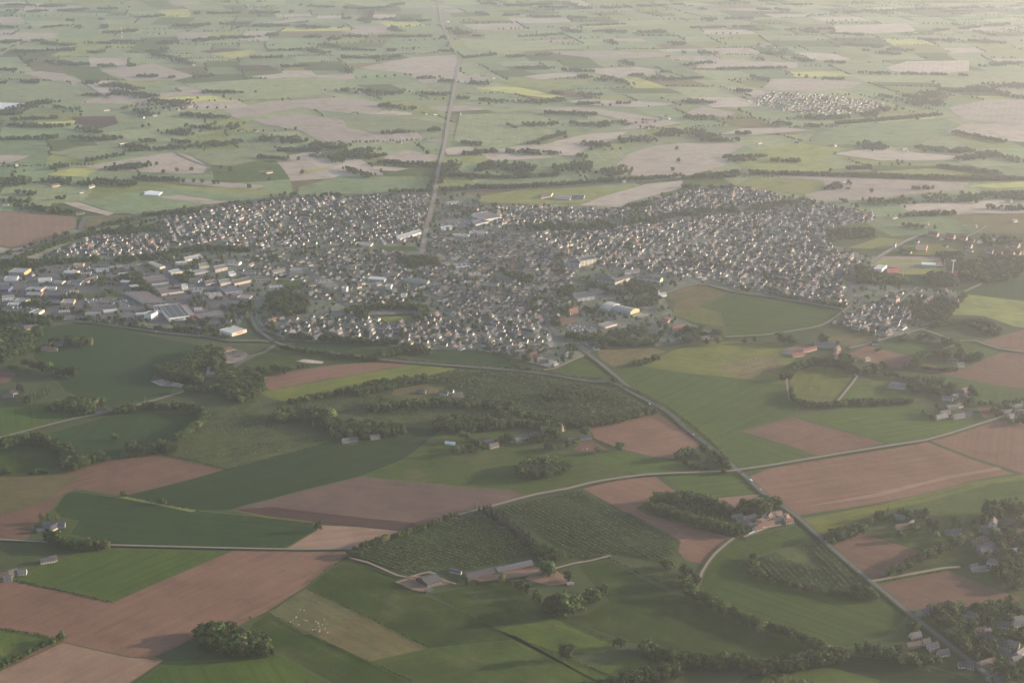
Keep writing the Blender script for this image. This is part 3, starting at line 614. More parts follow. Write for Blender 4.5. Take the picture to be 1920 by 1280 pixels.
# ------------------------------------------------------------------ landmarks that labels refer to
LM = [((435,1205),"the round ploughland grove"),((1062,1228),"the lone pasture tree"),((935,1070),"the long farm barn"),((805,1092),"the open gabled barn"),((1382,882),"the lane crossroads"),
 ((1435,978),"the red roofed roadside hamlet"),((1640,1040),"the diamond ploughed field"),((1861,1059),"the pale hipped house"),((1740,1208),"the roadside cottages"),((100,990),"the grey farmstead"),
 ((90,1052),"the sunlit lane farm"),((1540,715),"the oval paddock"),((1780,690),"the fenced farmhouse copse"),((1680,723),"the pale gravel yard"),((515,645),"the bypass roundabout"),
 ((435,666),"the rubble yard"),((445,622),"the orange fronted store"),((320,595),"the white factory"),((285,560),"the big flat warehouse"),((1165,582),"the vaulted sports halls"),((959,507),"the church"),
 ((1250,640),"the fishing pond"),((1740,500),"the stadium stand"),((1103,495),"the hospital block"),((920,412),"the white supermarket"),((800,455),"the straight avenue"),((1017,880),"the oval meadow copse"),
 ((1054,805),"the spired cottage"),((640,785),"the yellowish poplar wood"),((365,700),"the hedged quarry"),((150,765),"the lane wood"),((60,730),"the poplar screen"),((110,690),"the five oaks"),((250,845),"the aspen row"),
 ((130,845),"the hooked hedge"),((1320,850),"the junction copse"),((1280,1080),"the track end trees"),((1060,1130),"the farm copse"),((1330,960),"the ring of oaks"),((1740,1045),"the clipped avenue"),((1870,955),"the twin oaks"),
 ((1861,985),"the manor gable"),((1765,775),"the white yard farm"),((1535,655),"the red roofed riding yard"),((740,590),"the school playing field"),((1640,600),"the terraced corner"),((800,1000),"the orchard hedge"),((960,1000),"the pine windbreak"),
 ((1450,1180),"the stream hedge"),((1680,1235),"the bent field hedge"),((1300,1245),"the brook thicket"),((1750,990),"the paddock hedge"),((20,1082),"the lane end cottages"),((110,1015),"the farm drive"),((875,840),"the meadow farm"),
 ((560,760),"the willow thicket"),((1110,835),"the small soil paddock"),((1520,1025),"the narrow orchard"),((1870,1180),"the village green"),((1890,1240),"the walled gardens"),((440,735),"the lower quarry wood"),((1060,745),"the plantation clearing"),((1450,640),"the cattle pasture"),
 ((700,655),"the southern house row"),((560,600),"the park trees"),((900,650),"the new estate"),((40,640),"the beech wood"),((500,700),"the hay meadow"),((860,790),"the hornbeam belt"),((830,760),"the orchard belt")]
LMW = [(at(*p), n) for p, n in LM]
NEED = []                                             # (object, description, noun) whose labels are finished at the end
def finish_labels():
    by = {}
    for o, desc, noun in NEED:
        x, y = o.location.x, o.location.y
        i = min(range(len(LMW)), key=lambda k: (LMW[k][0].x - x) ** 2 + (LMW[k][0].y - y) ** 2)
        by.setdefault((i, noun), []).append(((LMW[i][0].x - x) ** 2 + (LMW[i][0].y - y) ** 2, o.name, o, desc))
    for (i, noun), L in by.items():
        L.sort(key=lambda r: r[:2])
        for k, (_d, _n, o, desc) in enumerate(L):
            o["label"] = f"{desc}, {ordinal(k + 1)} {noun} out from {LM[i][1]}" if len(L) > 1 else f"{desc}, only such {noun} by {LM[i][1]}"
HOUSE_XY = []                                         # (x, y, radius) kept free of trees
BUILT = []                                            # footprints of the large buildings, world xy

# ------------------------------------------------------------------ houses
def house_parts(w, l, h, r, hip=False):
    """gabled house, ridge along x (length l), gable width w, eaves h, roof rise r; body, roof with overhang and thickness, chimney"""
    b = MB(); x, y = l / 2, w / 2
    b.face([(-x, -y, 0), (x, -y, 0), (x, -y, h), (-x, -y, h)]); b.face([(x, y, 0), (-x, y, 0), (-x, y, h), (x, y, h)])
    if hip:
        b.face([(x, -y, 0), (x, y, 0), (x, y, h), (x, -y, h)]); b.face([(-x, y, 0), (-x, -y, 0), (-x, -y, h), (-x, y, h)])
    else:
        b.face([(x, -y, 0), (x, y, 0), (x, y, h), (x, 0, h + r), (x, -y, h)]); b.face([(-x, y, 0), (-x, -y, 0), (-x, -y, h), (-x, 0, h + r), (-x, y, h)])
    t = MB(); o = 0.35; k = r / y; ex = x + (0.25 if not hip else o); ey = y + o; ez = h - o * k; th = 0.22
    rx = ex if not hip else max(0.5, x - y * 0.8)
    top = [(-ex, -ey, ez + th), (ex, -ey, ez + th), (ex, ey, ez + th), (-ex, ey, ez + th), (-rx, 0, h + r + th), (rx, 0, h + r + th)]
    t.face([top[0], top[1], top[5], top[4]]); t.face([top[2], top[3], top[4], top[5]])
    low = [(p[0], p[1], p[2] - th) for p in top]
    t.face([low[0], low[1], top[1], top[0]]); t.face([low[2], low[3], top[3], top[2]])
    t.face([low[4], low[5], low[1], low[0]]); t.face([low[5], low[4], low[3], low[2]])
    if hip: t.face([top[1], top[2], top[5]]); t.face([top[3], top[0], top[4]])
    for s, e in ((1, (1, 2, 5)), (-1, (3, 0, 4))):
        a, b_, c = e
        t.face([low[a], low[c], top[c], top[a]]); t.face([low[c], low[b_], top[b_], top[c]])
    c = MB(); c.box((x * 0.75, 0.25, h + r * 0.95 + 0.35), (0.6, 0.9, 1.7))
    return b, t, c
VAR = []
for i, (w, l, h, r, hip) in enumerate([(7.5, 11, 3.0, 4.2, 0), (8, 13, 3.2, 4.8, 0), (7, 9.5, 4.6, 3.8, 0), (8.5, 12, 5.2, 4.2, 0), (9, 15, 2.9, 4.0, 0), (7.5, 10, 3.0, 4.6, 0), (9, 12, 5.4, 3.4, 1), (6.5, 18, 3.2, 3.8, 0), (7.5, 30, 4.8, 4.2, 0), (7, 22, 3.4, 4.0, 0)]):
    b, t, c = house_parts(w, l, h, r, hip)
    win = MB(); win.box((0, 0, 0), (1.3, 0.1, 1.3)); door = MB(); door.box((0, 0, 1.05), (1.0, 0.1, 2.1))
    VAR.append(dict(w=w, l=l, h=h, r=r, hip=hip, b=b, t=t, c=c, bm=b.mesh("house_wall", WALL), tm=t.mesh("house_roof", ROOF), cm=c.mesh("house_chimney", WALL)))
_w = MB(); _w.box((0, 0, 0), (1.4, 0.12, 1.4)); WINM = _w.mesh("window_pane_mesh", GLASS)
_d = MB(); _d.box((0, 0, 1.05), (1.1, 0.12, 2.1)); DOORM = _d.mesh("door_mesh", PLAIN)
WALLC = {'white': (0.60, 0.55, 0.47), 'cream': (0.55, 0.45, 0.33), 'beige': (0.44, 0.37, 0.29), 'grey': (0.33, 0.31, 0.29), 'stone': (0.27, 0.22, 0.18), 'pink': (0.50, 0.36, 0.30)}
ROOFC = {'slate': (0.105, 0.095, 0.104), 'dark slate': (0.072, 0.066, 0.074), 'grey': (0.14, 0.126, 0.12), 'red tile': (0.155, 0.075, 0.056), 'brown tile': (0.135, 0.092, 0.075)}
def make_house(x, y, rz, vi, wall, roof, detail=False, group="houses", desc=None, sc=1.0, kind="house"):
    v = VAR[vi]
    o = link(kind, None); o.location = (x, y, 0); o.rotation_euler = (0, 0, rz); o.scale = (sc, sc, sc)
    jit = random.uniform(0.85, 1.12)
    a = link("wall", v['bm'], o); a.color = (*mul(WALLC[wall], jit), 1)
    t = link("roof", v['tm'], o); t.color = (*mul(ROOFC[roof], random.uniform(0.8, 1.25)), 1)
    c = link("chimney", v['cm'], t); c.color = (0.25, 0.17, 0.13, 1)
    if detail:
        for q in range(2):
            n = 3 if v['l'] < 14 else 5
            for k in range(n):
                xx = (k + 0.5) / n * v['l'] - v['l'] / 2; s = -1 if q == 0 else 1
                if q == 0 and k == n // 2:
                    d = link("door", DOORM, o); d.location = (xx, s * (v['w'] / 2 + 0.02), 0); d.color = (0.12, 0.09, 0.07, 1)
                else:
                    p = link("window", WINM, o); p.location = (xx, s * (v['w'] / 2 + 0.02), 1.5)
        for s in (-1, 1):
            p = link("window", WINM, o); p.location = (s * (v['l'] / 2 + 0.02), 0, 1.6); p.rotation_euler = (0, 0, R(90))
            p = link("window", WINM, o); p.location = (s * (v['l'] / 2 + 0.02), 0, v['h'] + 0.6); p.rotation_euler = (0, 0, R(90))
    tag(o, None, kind, group)
    NEED.append((o, desc or f"{wall} {['gabled','tall'][v['h']>4] if not v['hip'] else 'hipped'} house, {roof} roof", kind))
    HOUSE_XY.append((x, y, max(v['w'], v['l']) * sc * 0.55))
    return o
def house_at(px, py, deg, vi, wall='white', roof='slate', sc=0.9, detail=True, group=None):
    """deg: direction of the ridge as seen on the ground plan, 0 = across the picture, positive turns its far end away"""
    p = at(px, py); return make_house(p.x, p.y, R(deg), vi, wall, roof, detail, group, None, sc)
# houses read one by one (roadside cottages, village, hamlets, farms)
for a in [
 (1716,1195,18,1,'beige','grey'),(1736,1207,18,5,'cream','slate'),(1749,1217,18,3,'white','dark slate'),(1712,1212,15,7,'stone','brown tile'),(1768,1228,18,1,'cream','slate'),(1703,1230,-30,4,'beige','brown tile'),
 (1806,1250,-8,0,'white','dark slate'),(1818,1252,-20,5,'grey','dark slate'),(1846,1246,25,4,'beige','brown tile'),(1856,1243,20,0,'cream','red tile'),(1728,1152,30,7,'beige','grey'),(1735,1150,25,5,'white','slate'),
 (1815,1163,-30,4,'grey','grey'),(1822,1158,-40,1,'cream','grey'),(1838,1186,10,1,'beige','brown tile'),(1850,1188,30,5,'stone','dark slate'),(1862,1190,25,0,'grey','slate'),(1848,1198,5,7,'cream','slate'),(1855,1203,5,0,'white','grey'),
 (1882,1175,-20,1,'grey','slate'),(1908,1167,15,3,'white','grey'),(1912,1172,15,7,'white','slate'),(1890,1232,-35,9,'stone','slate'),(1905,1240,20,1,'stone','grey'),(1902,1250,20,5,'grey','slate'),(1885,1225,-30,5,'beige','slate'),
 (1861,1275,30,1,'stone','dark slate'),(1872,1278,15,0,'grey','slate'),(1915,1225,40,9,'grey','slate'),(1900,1212,-35,1,'stone','grey'),(1880,1212,-35,0,'grey','slate'),(1750,1218,18,0,'stone','slate'),
 (1861,986,65,3,'white','brown tile',1.2),(1876,982,-10,4,'beige','brown tile'),(1893,982,-15,1,'pink','brown tile'),(1903,990,10,5,'beige','slate'),(1838,992,10,7,'stone','slate'),(1848,1000,-30,4,'stone','grey'),(1868,1000,30,5,'grey','slate'),
 (1861,1060,-25,6,'white','grey',1.2),(1835,1070,10,7,'beige','grey'),(1846,1068,15,0,'white','slate'),(1826,1066,10,5,'grey','slate'),(1830,1020,15,4,'stone','brown tile'),(1843,1012,20,7,'beige','grey'),(1909,1002,10,4,'beige','brown tile'),
 (1880,1010,30,1,'stone','slate'),(1912,1020,30,0,'grey','slate'),(1693,990,15,9,'beige','brown tile'),(1680,972,-25,9,'grey','grey'),(1708,985,40,5,'white','slate'),(1785,1002,-20,7,'white','grey'),(1795,999,0,0,'white','grey'),
 (1382,972,10,4,'grey','grey'),(1393,976,10,7,'white','slate'),(1405,974,20,9,'beige','dark slate'),(1412,970,60,0,'pink','red tile'),(1425,981,30,5,'cream','red tile'),(1433,972,60,0,'white','slate'),(1436,981,25,7,'beige','brown tile'),
 (1443,972,60,1,'cream','brown tile'),(1447,977,25,0,'cream','red tile'),(1453,968,30,5,'cream','slate'),(1459,967,30,0,'beige','brown tile'),(1432,988,28,9,'cream','red tile'),(1441,985,25,4,'cream','red tile'),(1456,979,20,1,'grey','dark slate'),
 (1470,973,65,0,'white','grey'),(1475,974,65,5,'cream','red tile'),(1479,980,20,0,'beige','red tile'),(1400,984,10,0,'grey','dark slate'),(1415,988,15,7,'stone','dark slate'),(1420,994,28,0,'white','red tile'),
 (102,992,55,0,'cream','dark slate'),(90,1054,18,7,'white','slate'),(100,1051,18,5,'white','slate'),(8,1082,10,1,'beige','brown tile'),(18,1080,20,0,'beige','grey'),(25,1076,25,0,'cream','slate'),(15,1088,15,5,'grey','slate'),(42,1076,10,0,'white','grey'),(2,1086,15,4,'grey','brown tile'),
 (209,771,20,4,'cream','brown tile'),(190,772,10,7,'grey','dark slate'),(26,738,35,0,'pink','dark slate'),(15,744,10,7,'grey','slate'),(86,657,5,4,'grey','brown tile'),(98,658,10,7,'beige','brown tile'),(110,648,20,1,'grey','slate'),(90,650,0,0,'white','grey'),
 (273,763,20,4,'stone','slate'),(918,832,15,1,'grey','slate'),(910,828,0,7,'pink','brown tile'),(925,838,30,4,'beige','grey'),(965,826,25,4,'beige','slate'),(980,822,25,7,'white','grey'),(972,828,30,0,'grey','grey'),(1000,818,15,5,'stone','grey'),
 (1072,828,10,0,'beige','grey'),(1098,823,15,7,'grey','dark slate'),(703,822,20,4,'beige','grey'),(660,827,20,7,'stone','slate'),(648,829,15,0,'white','grey'),(832,739,-10,4,'white','grey'),(845,737,-20,5,'white','grey'),(790,737,-10,4,'stone','slate'),(858,743,15,7,'beige','grey'),
 (1802,757,30,1,'cream','red tile'),(1799,763,30,0,'white','brown tile'),(1765,784,25,9,'white','grey'),(1772,776,20,7,'white','grey'),(1797,783,20,9,'grey','grey'),(1810,777,10,9,'grey','dark slate'),(1776,750,-35,7,'white','grey'),(1782,766,15,9,'grey','grey'),(1790,745,40,4,'beige','slate'),
 (1808,735,30,1,'cream','brown tile'),(1812,742,50,5,'beige','brown tile'),(1798,738,0,4,'grey','slate'),(1800,687,15,1,'beige','grey'),(1787,680,-10,7,'grey','slate'),(1625,676,30,0,'cream','brown tile'),(1640,645,0,0,'white','slate'),(1888,775,15,4,'white','grey'),(1908,768,20,1,'white','grey',1.3),(1904,788,60,5,'white','slate'),(1895,783,30,0,'beige','slate'),(1915,780,10,4,'stone','slate'),
 (1750,442,-40,4,'pink','red tile',1.5),(1782,447,-40,1,'pink','red tile',1.5),(1807,450,-40,5,'cream','red tile',1.4),(1821,454,-40,0,'cream','brown tile',1.3),(1815,464,-40,1,'pink','brown tile',1.3),(1856,474,-40,0,'cream','slate',1.3),(1871,478,-45,1,'pink','brown tile',1.4),(1892,478,-45,4,'pink','red tile',1.5),(1903,463,-45,1,'pink','red tile',1.5),(1908,477,-45,5,'cream','red tile',1.3),(1700,475,-40,7,'beige','brown tile',1.2),(1674,566,-40,6,'pink','brown tile',1.8),(1788,568,-40,1,'pink','brown tile',1.4),
 (1570,665,40,1,'pink','red tile'),(1582,668,40,0,'beige','brown tile'),(1575,672,10,7,'beige','grey'),(1570,656,45,0,'beige','brown tile'),(1104,648,40,5,'grey','slate'),(1118,655,30,0,'white','slate'),(1055,668,20,0,'grey','slate'),(1063,668,60,2,'white','grey'),(1322,636,20,4,'white','grey'),(1330,630,30,5,'white','slate'),(1338,634,0,0,'beige','slate'),
 (1006,672,10,1,'beige','brown tile'),(1012,676,30,0,'white','grey'),(1020,680,10,4,'grey','grey'),(1040,685,50,0,'white','grey'),(1000,668,20,1,'pink','red tile'),(1015,660,30,0,'grey','slate'),(1022,655,10,1,'stone','slate'),(1005,652,30,5,'beige','grey'),(1030,650,40,1,'stone','slate'),(990,660,10,0,'grey','grey'),
 (395,705,20,4,'grey','grey'),(375,710,0,0,'white','grey'),(445,663,10,7,'beige','brown tile'),(428,658,30,0,'cream','red tile'),(455,668,20,0,'grey','grey')]:
    house_at(*a[:6], sc=a[6] if len(a) > 6 else 1.0)

# ------------------------------------------------------------------ large buildings: A, B = front corners on the ground, C = back corner above B
def building(name, label, cat, A, B, C, h, wall, roofc, kind='flat', rise=3.0, stripes=0, strip_c=(0.5, 0.48, 0.46), bands=0, front=None, end=None, doors=0, parapet=0.5):
    a, b, c = at(*A), at(*B), at(*C); d = a + (c - b)
    o = link(name, None); ctr = (a + b + c + d) / 4; o.location = ctr
    a, b, c, d = (q - ctr for q in (a, b, c, d))
    BUILT.append([(q.x + ctr.x, q.y + ctr.y) for q in (a, b, c, d)])
    Z = lambda q, z: (q.x, q.y, z)
    base = [a, b, c, d]
    def wallpart(i, col, nm="wall"):
        p, q = base[i], base[(i + 1) % 4]; m = MB()
        n = Vector(((q - p).y, -(q - p).x, 0)).normalized() * 0.25; zt = h + (parapet if kind == 'flat' else 0)
        m.face([Z(p, 0), Z(q, 0), Z(q, zt), Z(p, zt)]); m.face([Z(q - n, 0), Z(p - n, 0), Z(p - n, zt), Z(q - n, zt)]); m.face([Z(p, zt), Z(q, zt), Z(q - n, zt), Z(p - n, zt)])
        w = link(nm, m.mesh("hall_wall", WALL), o); w.color = (*col, 1); return w
    cols = [front or wall, end or wall, wall, wall]  # end tones, and some fronts, hold that face's warm sunlight as colour
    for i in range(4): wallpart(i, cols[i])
    u, v = (b - a), (d - a); un, vn = u.normalized(), v.normalized()
    m = MB()
    if kind == 'flat':
        m.face([Z(a, h), Z(b, h), Z(c, h), Z(d, h)])
        m.face([Z(d, h - .3), Z(c, h - .3), Z(b, h - .3), Z(a, h - .3)])
    elif kind == 'gable':                             # ridge along the front
        e = un * 0.4; k = vn * 0.4; r0, r1 = (a + d) / 2 - e, (b + c) / 2 + e; z0 = h - 0.1
        A2, B2, C2, D2 = a - e - k, b + e - k, c + e + k, d - e + k
        for off in (0.0, -0.25):
            F = [[Z(A2, z0 + off), Z(B2, z0 + off), Z(r1, h + rise + off), Z(r0, h + rise + off)], [Z(C2, z0 + off), Z(D2, z0 + off), Z(r0, h + rise + off), Z(r1, h + rise + off)]]
            for f in F: m.face(f if off == 0 else f[::-1])
        for i, (p, q, rr) in enumerate(((b, c, (b + c) / 2), (d, a, (a + d) / 2))):
            g = MB(); g.face([Z(p, h - .01), Z(q, h - .01), Z(rr, h + rise - 0.3)]); w = link("gable", g.mesh("hall_gable", WALL), o); w.color = (*((end or wall) if i == 0 else wall), 1)
    elif kind == 'hip':
        e = u * 0.0; q = v.length / 2 / u.length; r0, r1 = (a + d) / 2 + u * q, (b + c) / 2 - u * q
        A2, B2, C2, D2 = [p + (p.normalized() * 0.5) for p in (a, b, c, d)]
        m.face([Z(A2, h), Z(B2, h), Z(r1, h + rise), Z(r0, h + rise)]); m.face([Z(C2, h), Z(D2, h), Z(r0, h + rise), Z(r1, h + rise)])
        m.face([Z(B2, h), Z(C2, h), Z(r1, h + rise)]); m.face([Z(D2, h), Z(A2, h), Z(r0, h + rise)])
    elif kind == 'vault':                             # barrel across the depth
        n = 10
        P = [(a + v * (i / n), h + rise * math.sin(math.pi * i / n)) for i in range(n + 1)]
        for i in range(n): m.face([Z(P[i][0], P[i][1]), Z(P[i][0] + u, P[i][1]), Z(P[i + 1][0] + u, P[i + 1][1]), Z(P[i + 1][0], P[i + 1][1])])
        for s in (0, 1):
            g = MB(); f = [Z(p + u * s, z) for p, z in P]; g.face(f if s else f[::-1]); w = link("gable", g.mesh("hall_gable", WALL), o); w.color = (*(end or wall), 1)
    rf = link("roof", m.mesh("hall_roof", ROOF), o); rf.color = (*roofc, 1)
    for i in range(stripes):                          # skylights or roof ribs
        s = (i + 0.5) / stripes; g = MB(); p = a + u * s; wv = un * max(0.7, u.length * 0.012)
        zf = h + 0.12 if kind != 'gable' else None
        if kind == 'gable':
            mid = (a + d) / 2 + u * s
            for p0, sgn in ((p, 1), (p + v, -1)):
                q0 = p0.lerp(mid, 0.15); q1 = p0.lerp(mid, 0.85); z0_, z1_ = h + rise * 0.15 + 0.08, h + rise * 0.85 + 0.08
                f = [Z(q0 - wv, z0_), Z(q0 + wv, z0_), Z(q1 + wv, z1_), Z(q1 - wv, z1_)]; g.face(f if sgn > 0 else f[::-1])
        else:
            q0, q1 = p + v * 0.06, p + v * 0.94; g.face([Z(q0 - wv, zf), Z(q0 + wv, zf), Z(q1 + wv, zf), Z(q1 - wv, zf)])
        k = link("skylight", g.mesh("roof_light", PLAIN), rf); k.color = (*strip_c, 1)
    nrm = Vector((u.y, -u.x, 0)).normalized()
    for i in range(bands):                            # rows of windows on the front
        z = h * (i + 0.6) / bands; nwin = max(3, int(u.length / 9)); g0 = None
        for j in range(nwin):
            p = a + u * ((j + 0.5) / nwin) + nrm * 0.04; g = MB(); hw = un * (u.length / nwin * 0.36); t_ = min(0.8, h / bands * 0.28)
            g.face([Z(p - hw, z - t_), Z(p + hw, z - t_), Z(p + hw, z + t_), Z(p - hw, z + t_)]); link("window", g.mesh("window_strip", GLASS), o)
    for j in range(doors):
        p = a + u * ((j + 0.5) / doors) + nrm * 0.04; g = MB(); hw = un * 1.9; g.face([Z(p - hw, 0.05), Z(p + hw, 0.05), Z(p + hw, min(3.8, h * .8)), Z(p - hw, min(3.8, h * .8))])
        k = link("door", g.mesh("hall_door", PLAIN), o); k.color = (0.16, 0.15, 0.15, 1)
    tag(o, label, cat); return o
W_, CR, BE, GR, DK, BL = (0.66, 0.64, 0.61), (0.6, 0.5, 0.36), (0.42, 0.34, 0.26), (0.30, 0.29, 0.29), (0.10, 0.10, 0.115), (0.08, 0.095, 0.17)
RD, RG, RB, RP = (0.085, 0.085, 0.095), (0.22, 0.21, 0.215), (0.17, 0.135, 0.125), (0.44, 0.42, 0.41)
OR = (0.62, 0.34, 0.15)  # orange of the low sun, put into wall colour
B = building
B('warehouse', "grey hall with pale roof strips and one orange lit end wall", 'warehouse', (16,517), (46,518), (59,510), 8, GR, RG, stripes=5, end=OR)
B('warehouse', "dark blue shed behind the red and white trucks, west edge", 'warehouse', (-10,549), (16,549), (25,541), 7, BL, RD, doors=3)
B('industrial_unit', "pale grey panelled unit with pinkish lit end wall beside the access road", 'unit', (48,548), (77,549), (88,543), 6, GR, RG, bands=1, front=(0.42, 0.41, 0.41), end=(0.6, 0.42, 0.34))
B('industrial_unit', "grey unit with orange lit end wall, one row below the pinkish one", 'unit', (49,558), (77,559), (82,553), 6, GR, RG, bands=1, end=OR)
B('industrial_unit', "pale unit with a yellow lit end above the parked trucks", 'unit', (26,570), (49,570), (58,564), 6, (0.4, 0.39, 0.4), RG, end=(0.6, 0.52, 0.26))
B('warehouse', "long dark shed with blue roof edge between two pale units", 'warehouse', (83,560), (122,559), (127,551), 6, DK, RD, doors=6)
B('warehouse', "dark blue fronted hall with cream lit end beside the car yard", 'warehouse', (86,573), (113,574), (121,568), 6, BL, RD, end=CR)
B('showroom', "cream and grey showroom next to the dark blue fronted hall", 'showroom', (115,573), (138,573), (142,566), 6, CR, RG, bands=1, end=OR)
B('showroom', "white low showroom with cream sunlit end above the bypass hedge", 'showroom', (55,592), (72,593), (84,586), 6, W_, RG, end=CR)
B('workshop', "long reddish edged workshop with a yellow corner", 'workshop', (157,534), (181,527), (184,521), 5, BE, RB, front=(0.5, 0.33, 0.26))
B('workshop', "flat blue roofed workshop with pale front, before the reddish workshop", 'workshop', (126,537), (150,537), (157,530), 5, (0.3, 0.32, 0.36), RD, end=W_)
B('workshop', "small orange lit workshop below the long railway hedge", 'workshop', (138,502), (156,502), (159,497), 5, OR, RG)
B('farm_building', "long beige lit farm building with dark red roof by the beech wood", 'farm building', (46,620), (72,617), (70,611), 4.5, (0.6, 0.45, 0.32), RB, kind='gable', rise=2.5)
B('farm_building', "dark roofed cowshed beside the long beige farm building", 'farm building', (28,615), (44,613), (42,607), 4, GR, RD, kind='gable', rise=2.5)
B('warehouse', "big flat brown roofed warehouse with panelled grey front", 'warehouse', (269,573), (312,571), (277,551), 6, (0.36, 0.34, 0.33), RB, stripes=0, bands=1)
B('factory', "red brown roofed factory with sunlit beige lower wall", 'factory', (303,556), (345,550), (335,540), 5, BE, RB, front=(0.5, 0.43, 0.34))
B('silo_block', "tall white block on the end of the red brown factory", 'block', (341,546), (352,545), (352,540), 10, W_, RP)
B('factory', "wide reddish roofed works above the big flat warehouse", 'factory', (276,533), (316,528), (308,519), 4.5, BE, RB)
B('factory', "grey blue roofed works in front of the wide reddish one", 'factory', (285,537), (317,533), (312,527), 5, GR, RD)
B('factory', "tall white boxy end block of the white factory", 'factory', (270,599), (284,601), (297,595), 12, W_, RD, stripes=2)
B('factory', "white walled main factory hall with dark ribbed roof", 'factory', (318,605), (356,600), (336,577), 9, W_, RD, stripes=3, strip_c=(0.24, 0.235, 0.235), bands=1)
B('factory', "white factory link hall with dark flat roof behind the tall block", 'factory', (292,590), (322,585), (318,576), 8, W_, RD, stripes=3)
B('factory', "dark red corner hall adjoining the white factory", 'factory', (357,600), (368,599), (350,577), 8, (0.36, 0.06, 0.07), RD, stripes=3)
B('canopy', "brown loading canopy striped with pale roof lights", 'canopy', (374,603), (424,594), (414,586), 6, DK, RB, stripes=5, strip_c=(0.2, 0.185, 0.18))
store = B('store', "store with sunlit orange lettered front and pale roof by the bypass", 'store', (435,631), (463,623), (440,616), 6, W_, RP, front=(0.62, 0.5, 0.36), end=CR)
B('warehouse', "long pale roofed depot on the railway side, sunlit front", 'depot', (348,492), (379,485), (376,480), 5, CR, RP)
B('office', "yellow lit square office above the grass court", 'office', (374,505), (392,503), (390,497), 6, (0.6, 0.5, 0.26), RG)
B('warehouse', "beige lit depot with dark windows east of the yellow office", 'depot', (404,512), (427,507), (424,500), 6.5, (0.55, 0.44, 0.33), RG, bands=1)
B('warehouse', "cream lit cube beside a violet clad lift tower", 'depot', (414,538), (434,535), (430,528), 7, CR, RG)
B('warehouse', "long beige fronted shed reaching toward the town centre", 'depot', (440,537), (472,530), (466,524), 6, BE, RB, front=(0.5, 0.4, 0.3))
B('warehouse', "large blue grey hall with white lower windows near the park wood", 'warehouse', (424,554), (455,550), (443,541), 6, GR, (0.11, 0.115, 0.14), bands=1)
B('office', "small white glazed block above the violet tower", 'office', (430,520), (443,518), (441,513), 6, W_, RP)
B('workshop', "cream fronted workshop with grey roof facing the grass court", 'workshop', (322,517), (343,513), (336,508), 5, CR, RP)
B('workshop', "long grey workshop behind two dark trees", 'workshop', (365,517), (392,512), (388,507), 5, GR, RG)
B('workshop', "pale flat roofed workshop against dark trees", 'workshop', (246,542), (263,540), (258,536), 4, BE, RP)
B('workshop', "two tone workshop with pink roof edge below the white glazed block", 'workshop', (387,538), (407,533), (404,527), 5, (0.45, 0.36, 0.34), RB)
B('depot', "grey depot with silver roof lights north of the industrial yard", 'depot', (300,506), (310,503), (288,494), 5, (0.5, 0.47, 0.3), RG, stripes=3)
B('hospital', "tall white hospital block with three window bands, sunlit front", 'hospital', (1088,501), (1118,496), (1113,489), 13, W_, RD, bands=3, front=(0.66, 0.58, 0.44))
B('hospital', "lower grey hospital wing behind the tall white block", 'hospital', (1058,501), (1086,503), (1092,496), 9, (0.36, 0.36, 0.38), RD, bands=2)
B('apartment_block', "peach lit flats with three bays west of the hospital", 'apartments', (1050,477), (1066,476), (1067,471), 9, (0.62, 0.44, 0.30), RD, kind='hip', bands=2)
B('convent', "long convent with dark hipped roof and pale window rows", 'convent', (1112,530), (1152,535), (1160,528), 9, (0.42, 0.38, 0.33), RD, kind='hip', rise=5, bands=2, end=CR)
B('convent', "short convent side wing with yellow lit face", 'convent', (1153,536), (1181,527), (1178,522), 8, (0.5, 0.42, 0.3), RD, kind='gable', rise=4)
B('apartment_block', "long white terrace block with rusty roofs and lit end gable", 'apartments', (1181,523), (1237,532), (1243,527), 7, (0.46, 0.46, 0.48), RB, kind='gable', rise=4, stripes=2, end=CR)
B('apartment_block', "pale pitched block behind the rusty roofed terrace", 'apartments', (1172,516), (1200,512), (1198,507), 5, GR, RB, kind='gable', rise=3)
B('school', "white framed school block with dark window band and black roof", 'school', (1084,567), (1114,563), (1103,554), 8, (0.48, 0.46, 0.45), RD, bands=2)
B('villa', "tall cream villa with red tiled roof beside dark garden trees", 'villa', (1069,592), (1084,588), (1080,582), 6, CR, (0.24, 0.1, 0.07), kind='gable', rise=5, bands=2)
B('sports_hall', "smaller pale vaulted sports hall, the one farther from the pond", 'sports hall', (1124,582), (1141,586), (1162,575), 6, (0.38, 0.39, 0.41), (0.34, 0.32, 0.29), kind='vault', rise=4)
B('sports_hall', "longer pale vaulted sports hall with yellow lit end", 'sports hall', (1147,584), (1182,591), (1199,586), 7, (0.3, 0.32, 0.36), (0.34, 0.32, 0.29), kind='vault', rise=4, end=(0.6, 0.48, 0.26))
B('clinic', "low pink fronted flat building beside the car park", 'clinic', (1135,617), (1157,611), (1143,606), 4, (0.52, 0.4, 0.36), RG, front=(0.62, 0.44, 0.36))
B('pavilion', "white pavilion building under the tall white pillar", 'pavilion', (1236,558), (1250,556), (1249,551), 4, W_, RP)
B('clubhouse', "red roofed clubhouse near the white dome", 'clubhouse', (1237,604), (1252,607), (1259,600), 4, BE, (0.24, 0.09, 0.075), kind='hip', rise=2.5)
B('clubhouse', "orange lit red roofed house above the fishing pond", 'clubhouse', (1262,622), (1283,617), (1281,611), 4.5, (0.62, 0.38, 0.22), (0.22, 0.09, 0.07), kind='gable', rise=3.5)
B('supermarket', "white supermarket with brown roof on a big car park", 'supermarket', (911,417), (941,412), (914,402), 7, W_, RB, bands=0, front=(0.62, 0.57, 0.5))
B('supermarket_annex', "white walled low annex in front of the supermarket", 'supermarket', (892,425), (918,419), (912,413), 5, (0.5, 0.48, 0.46), RB)
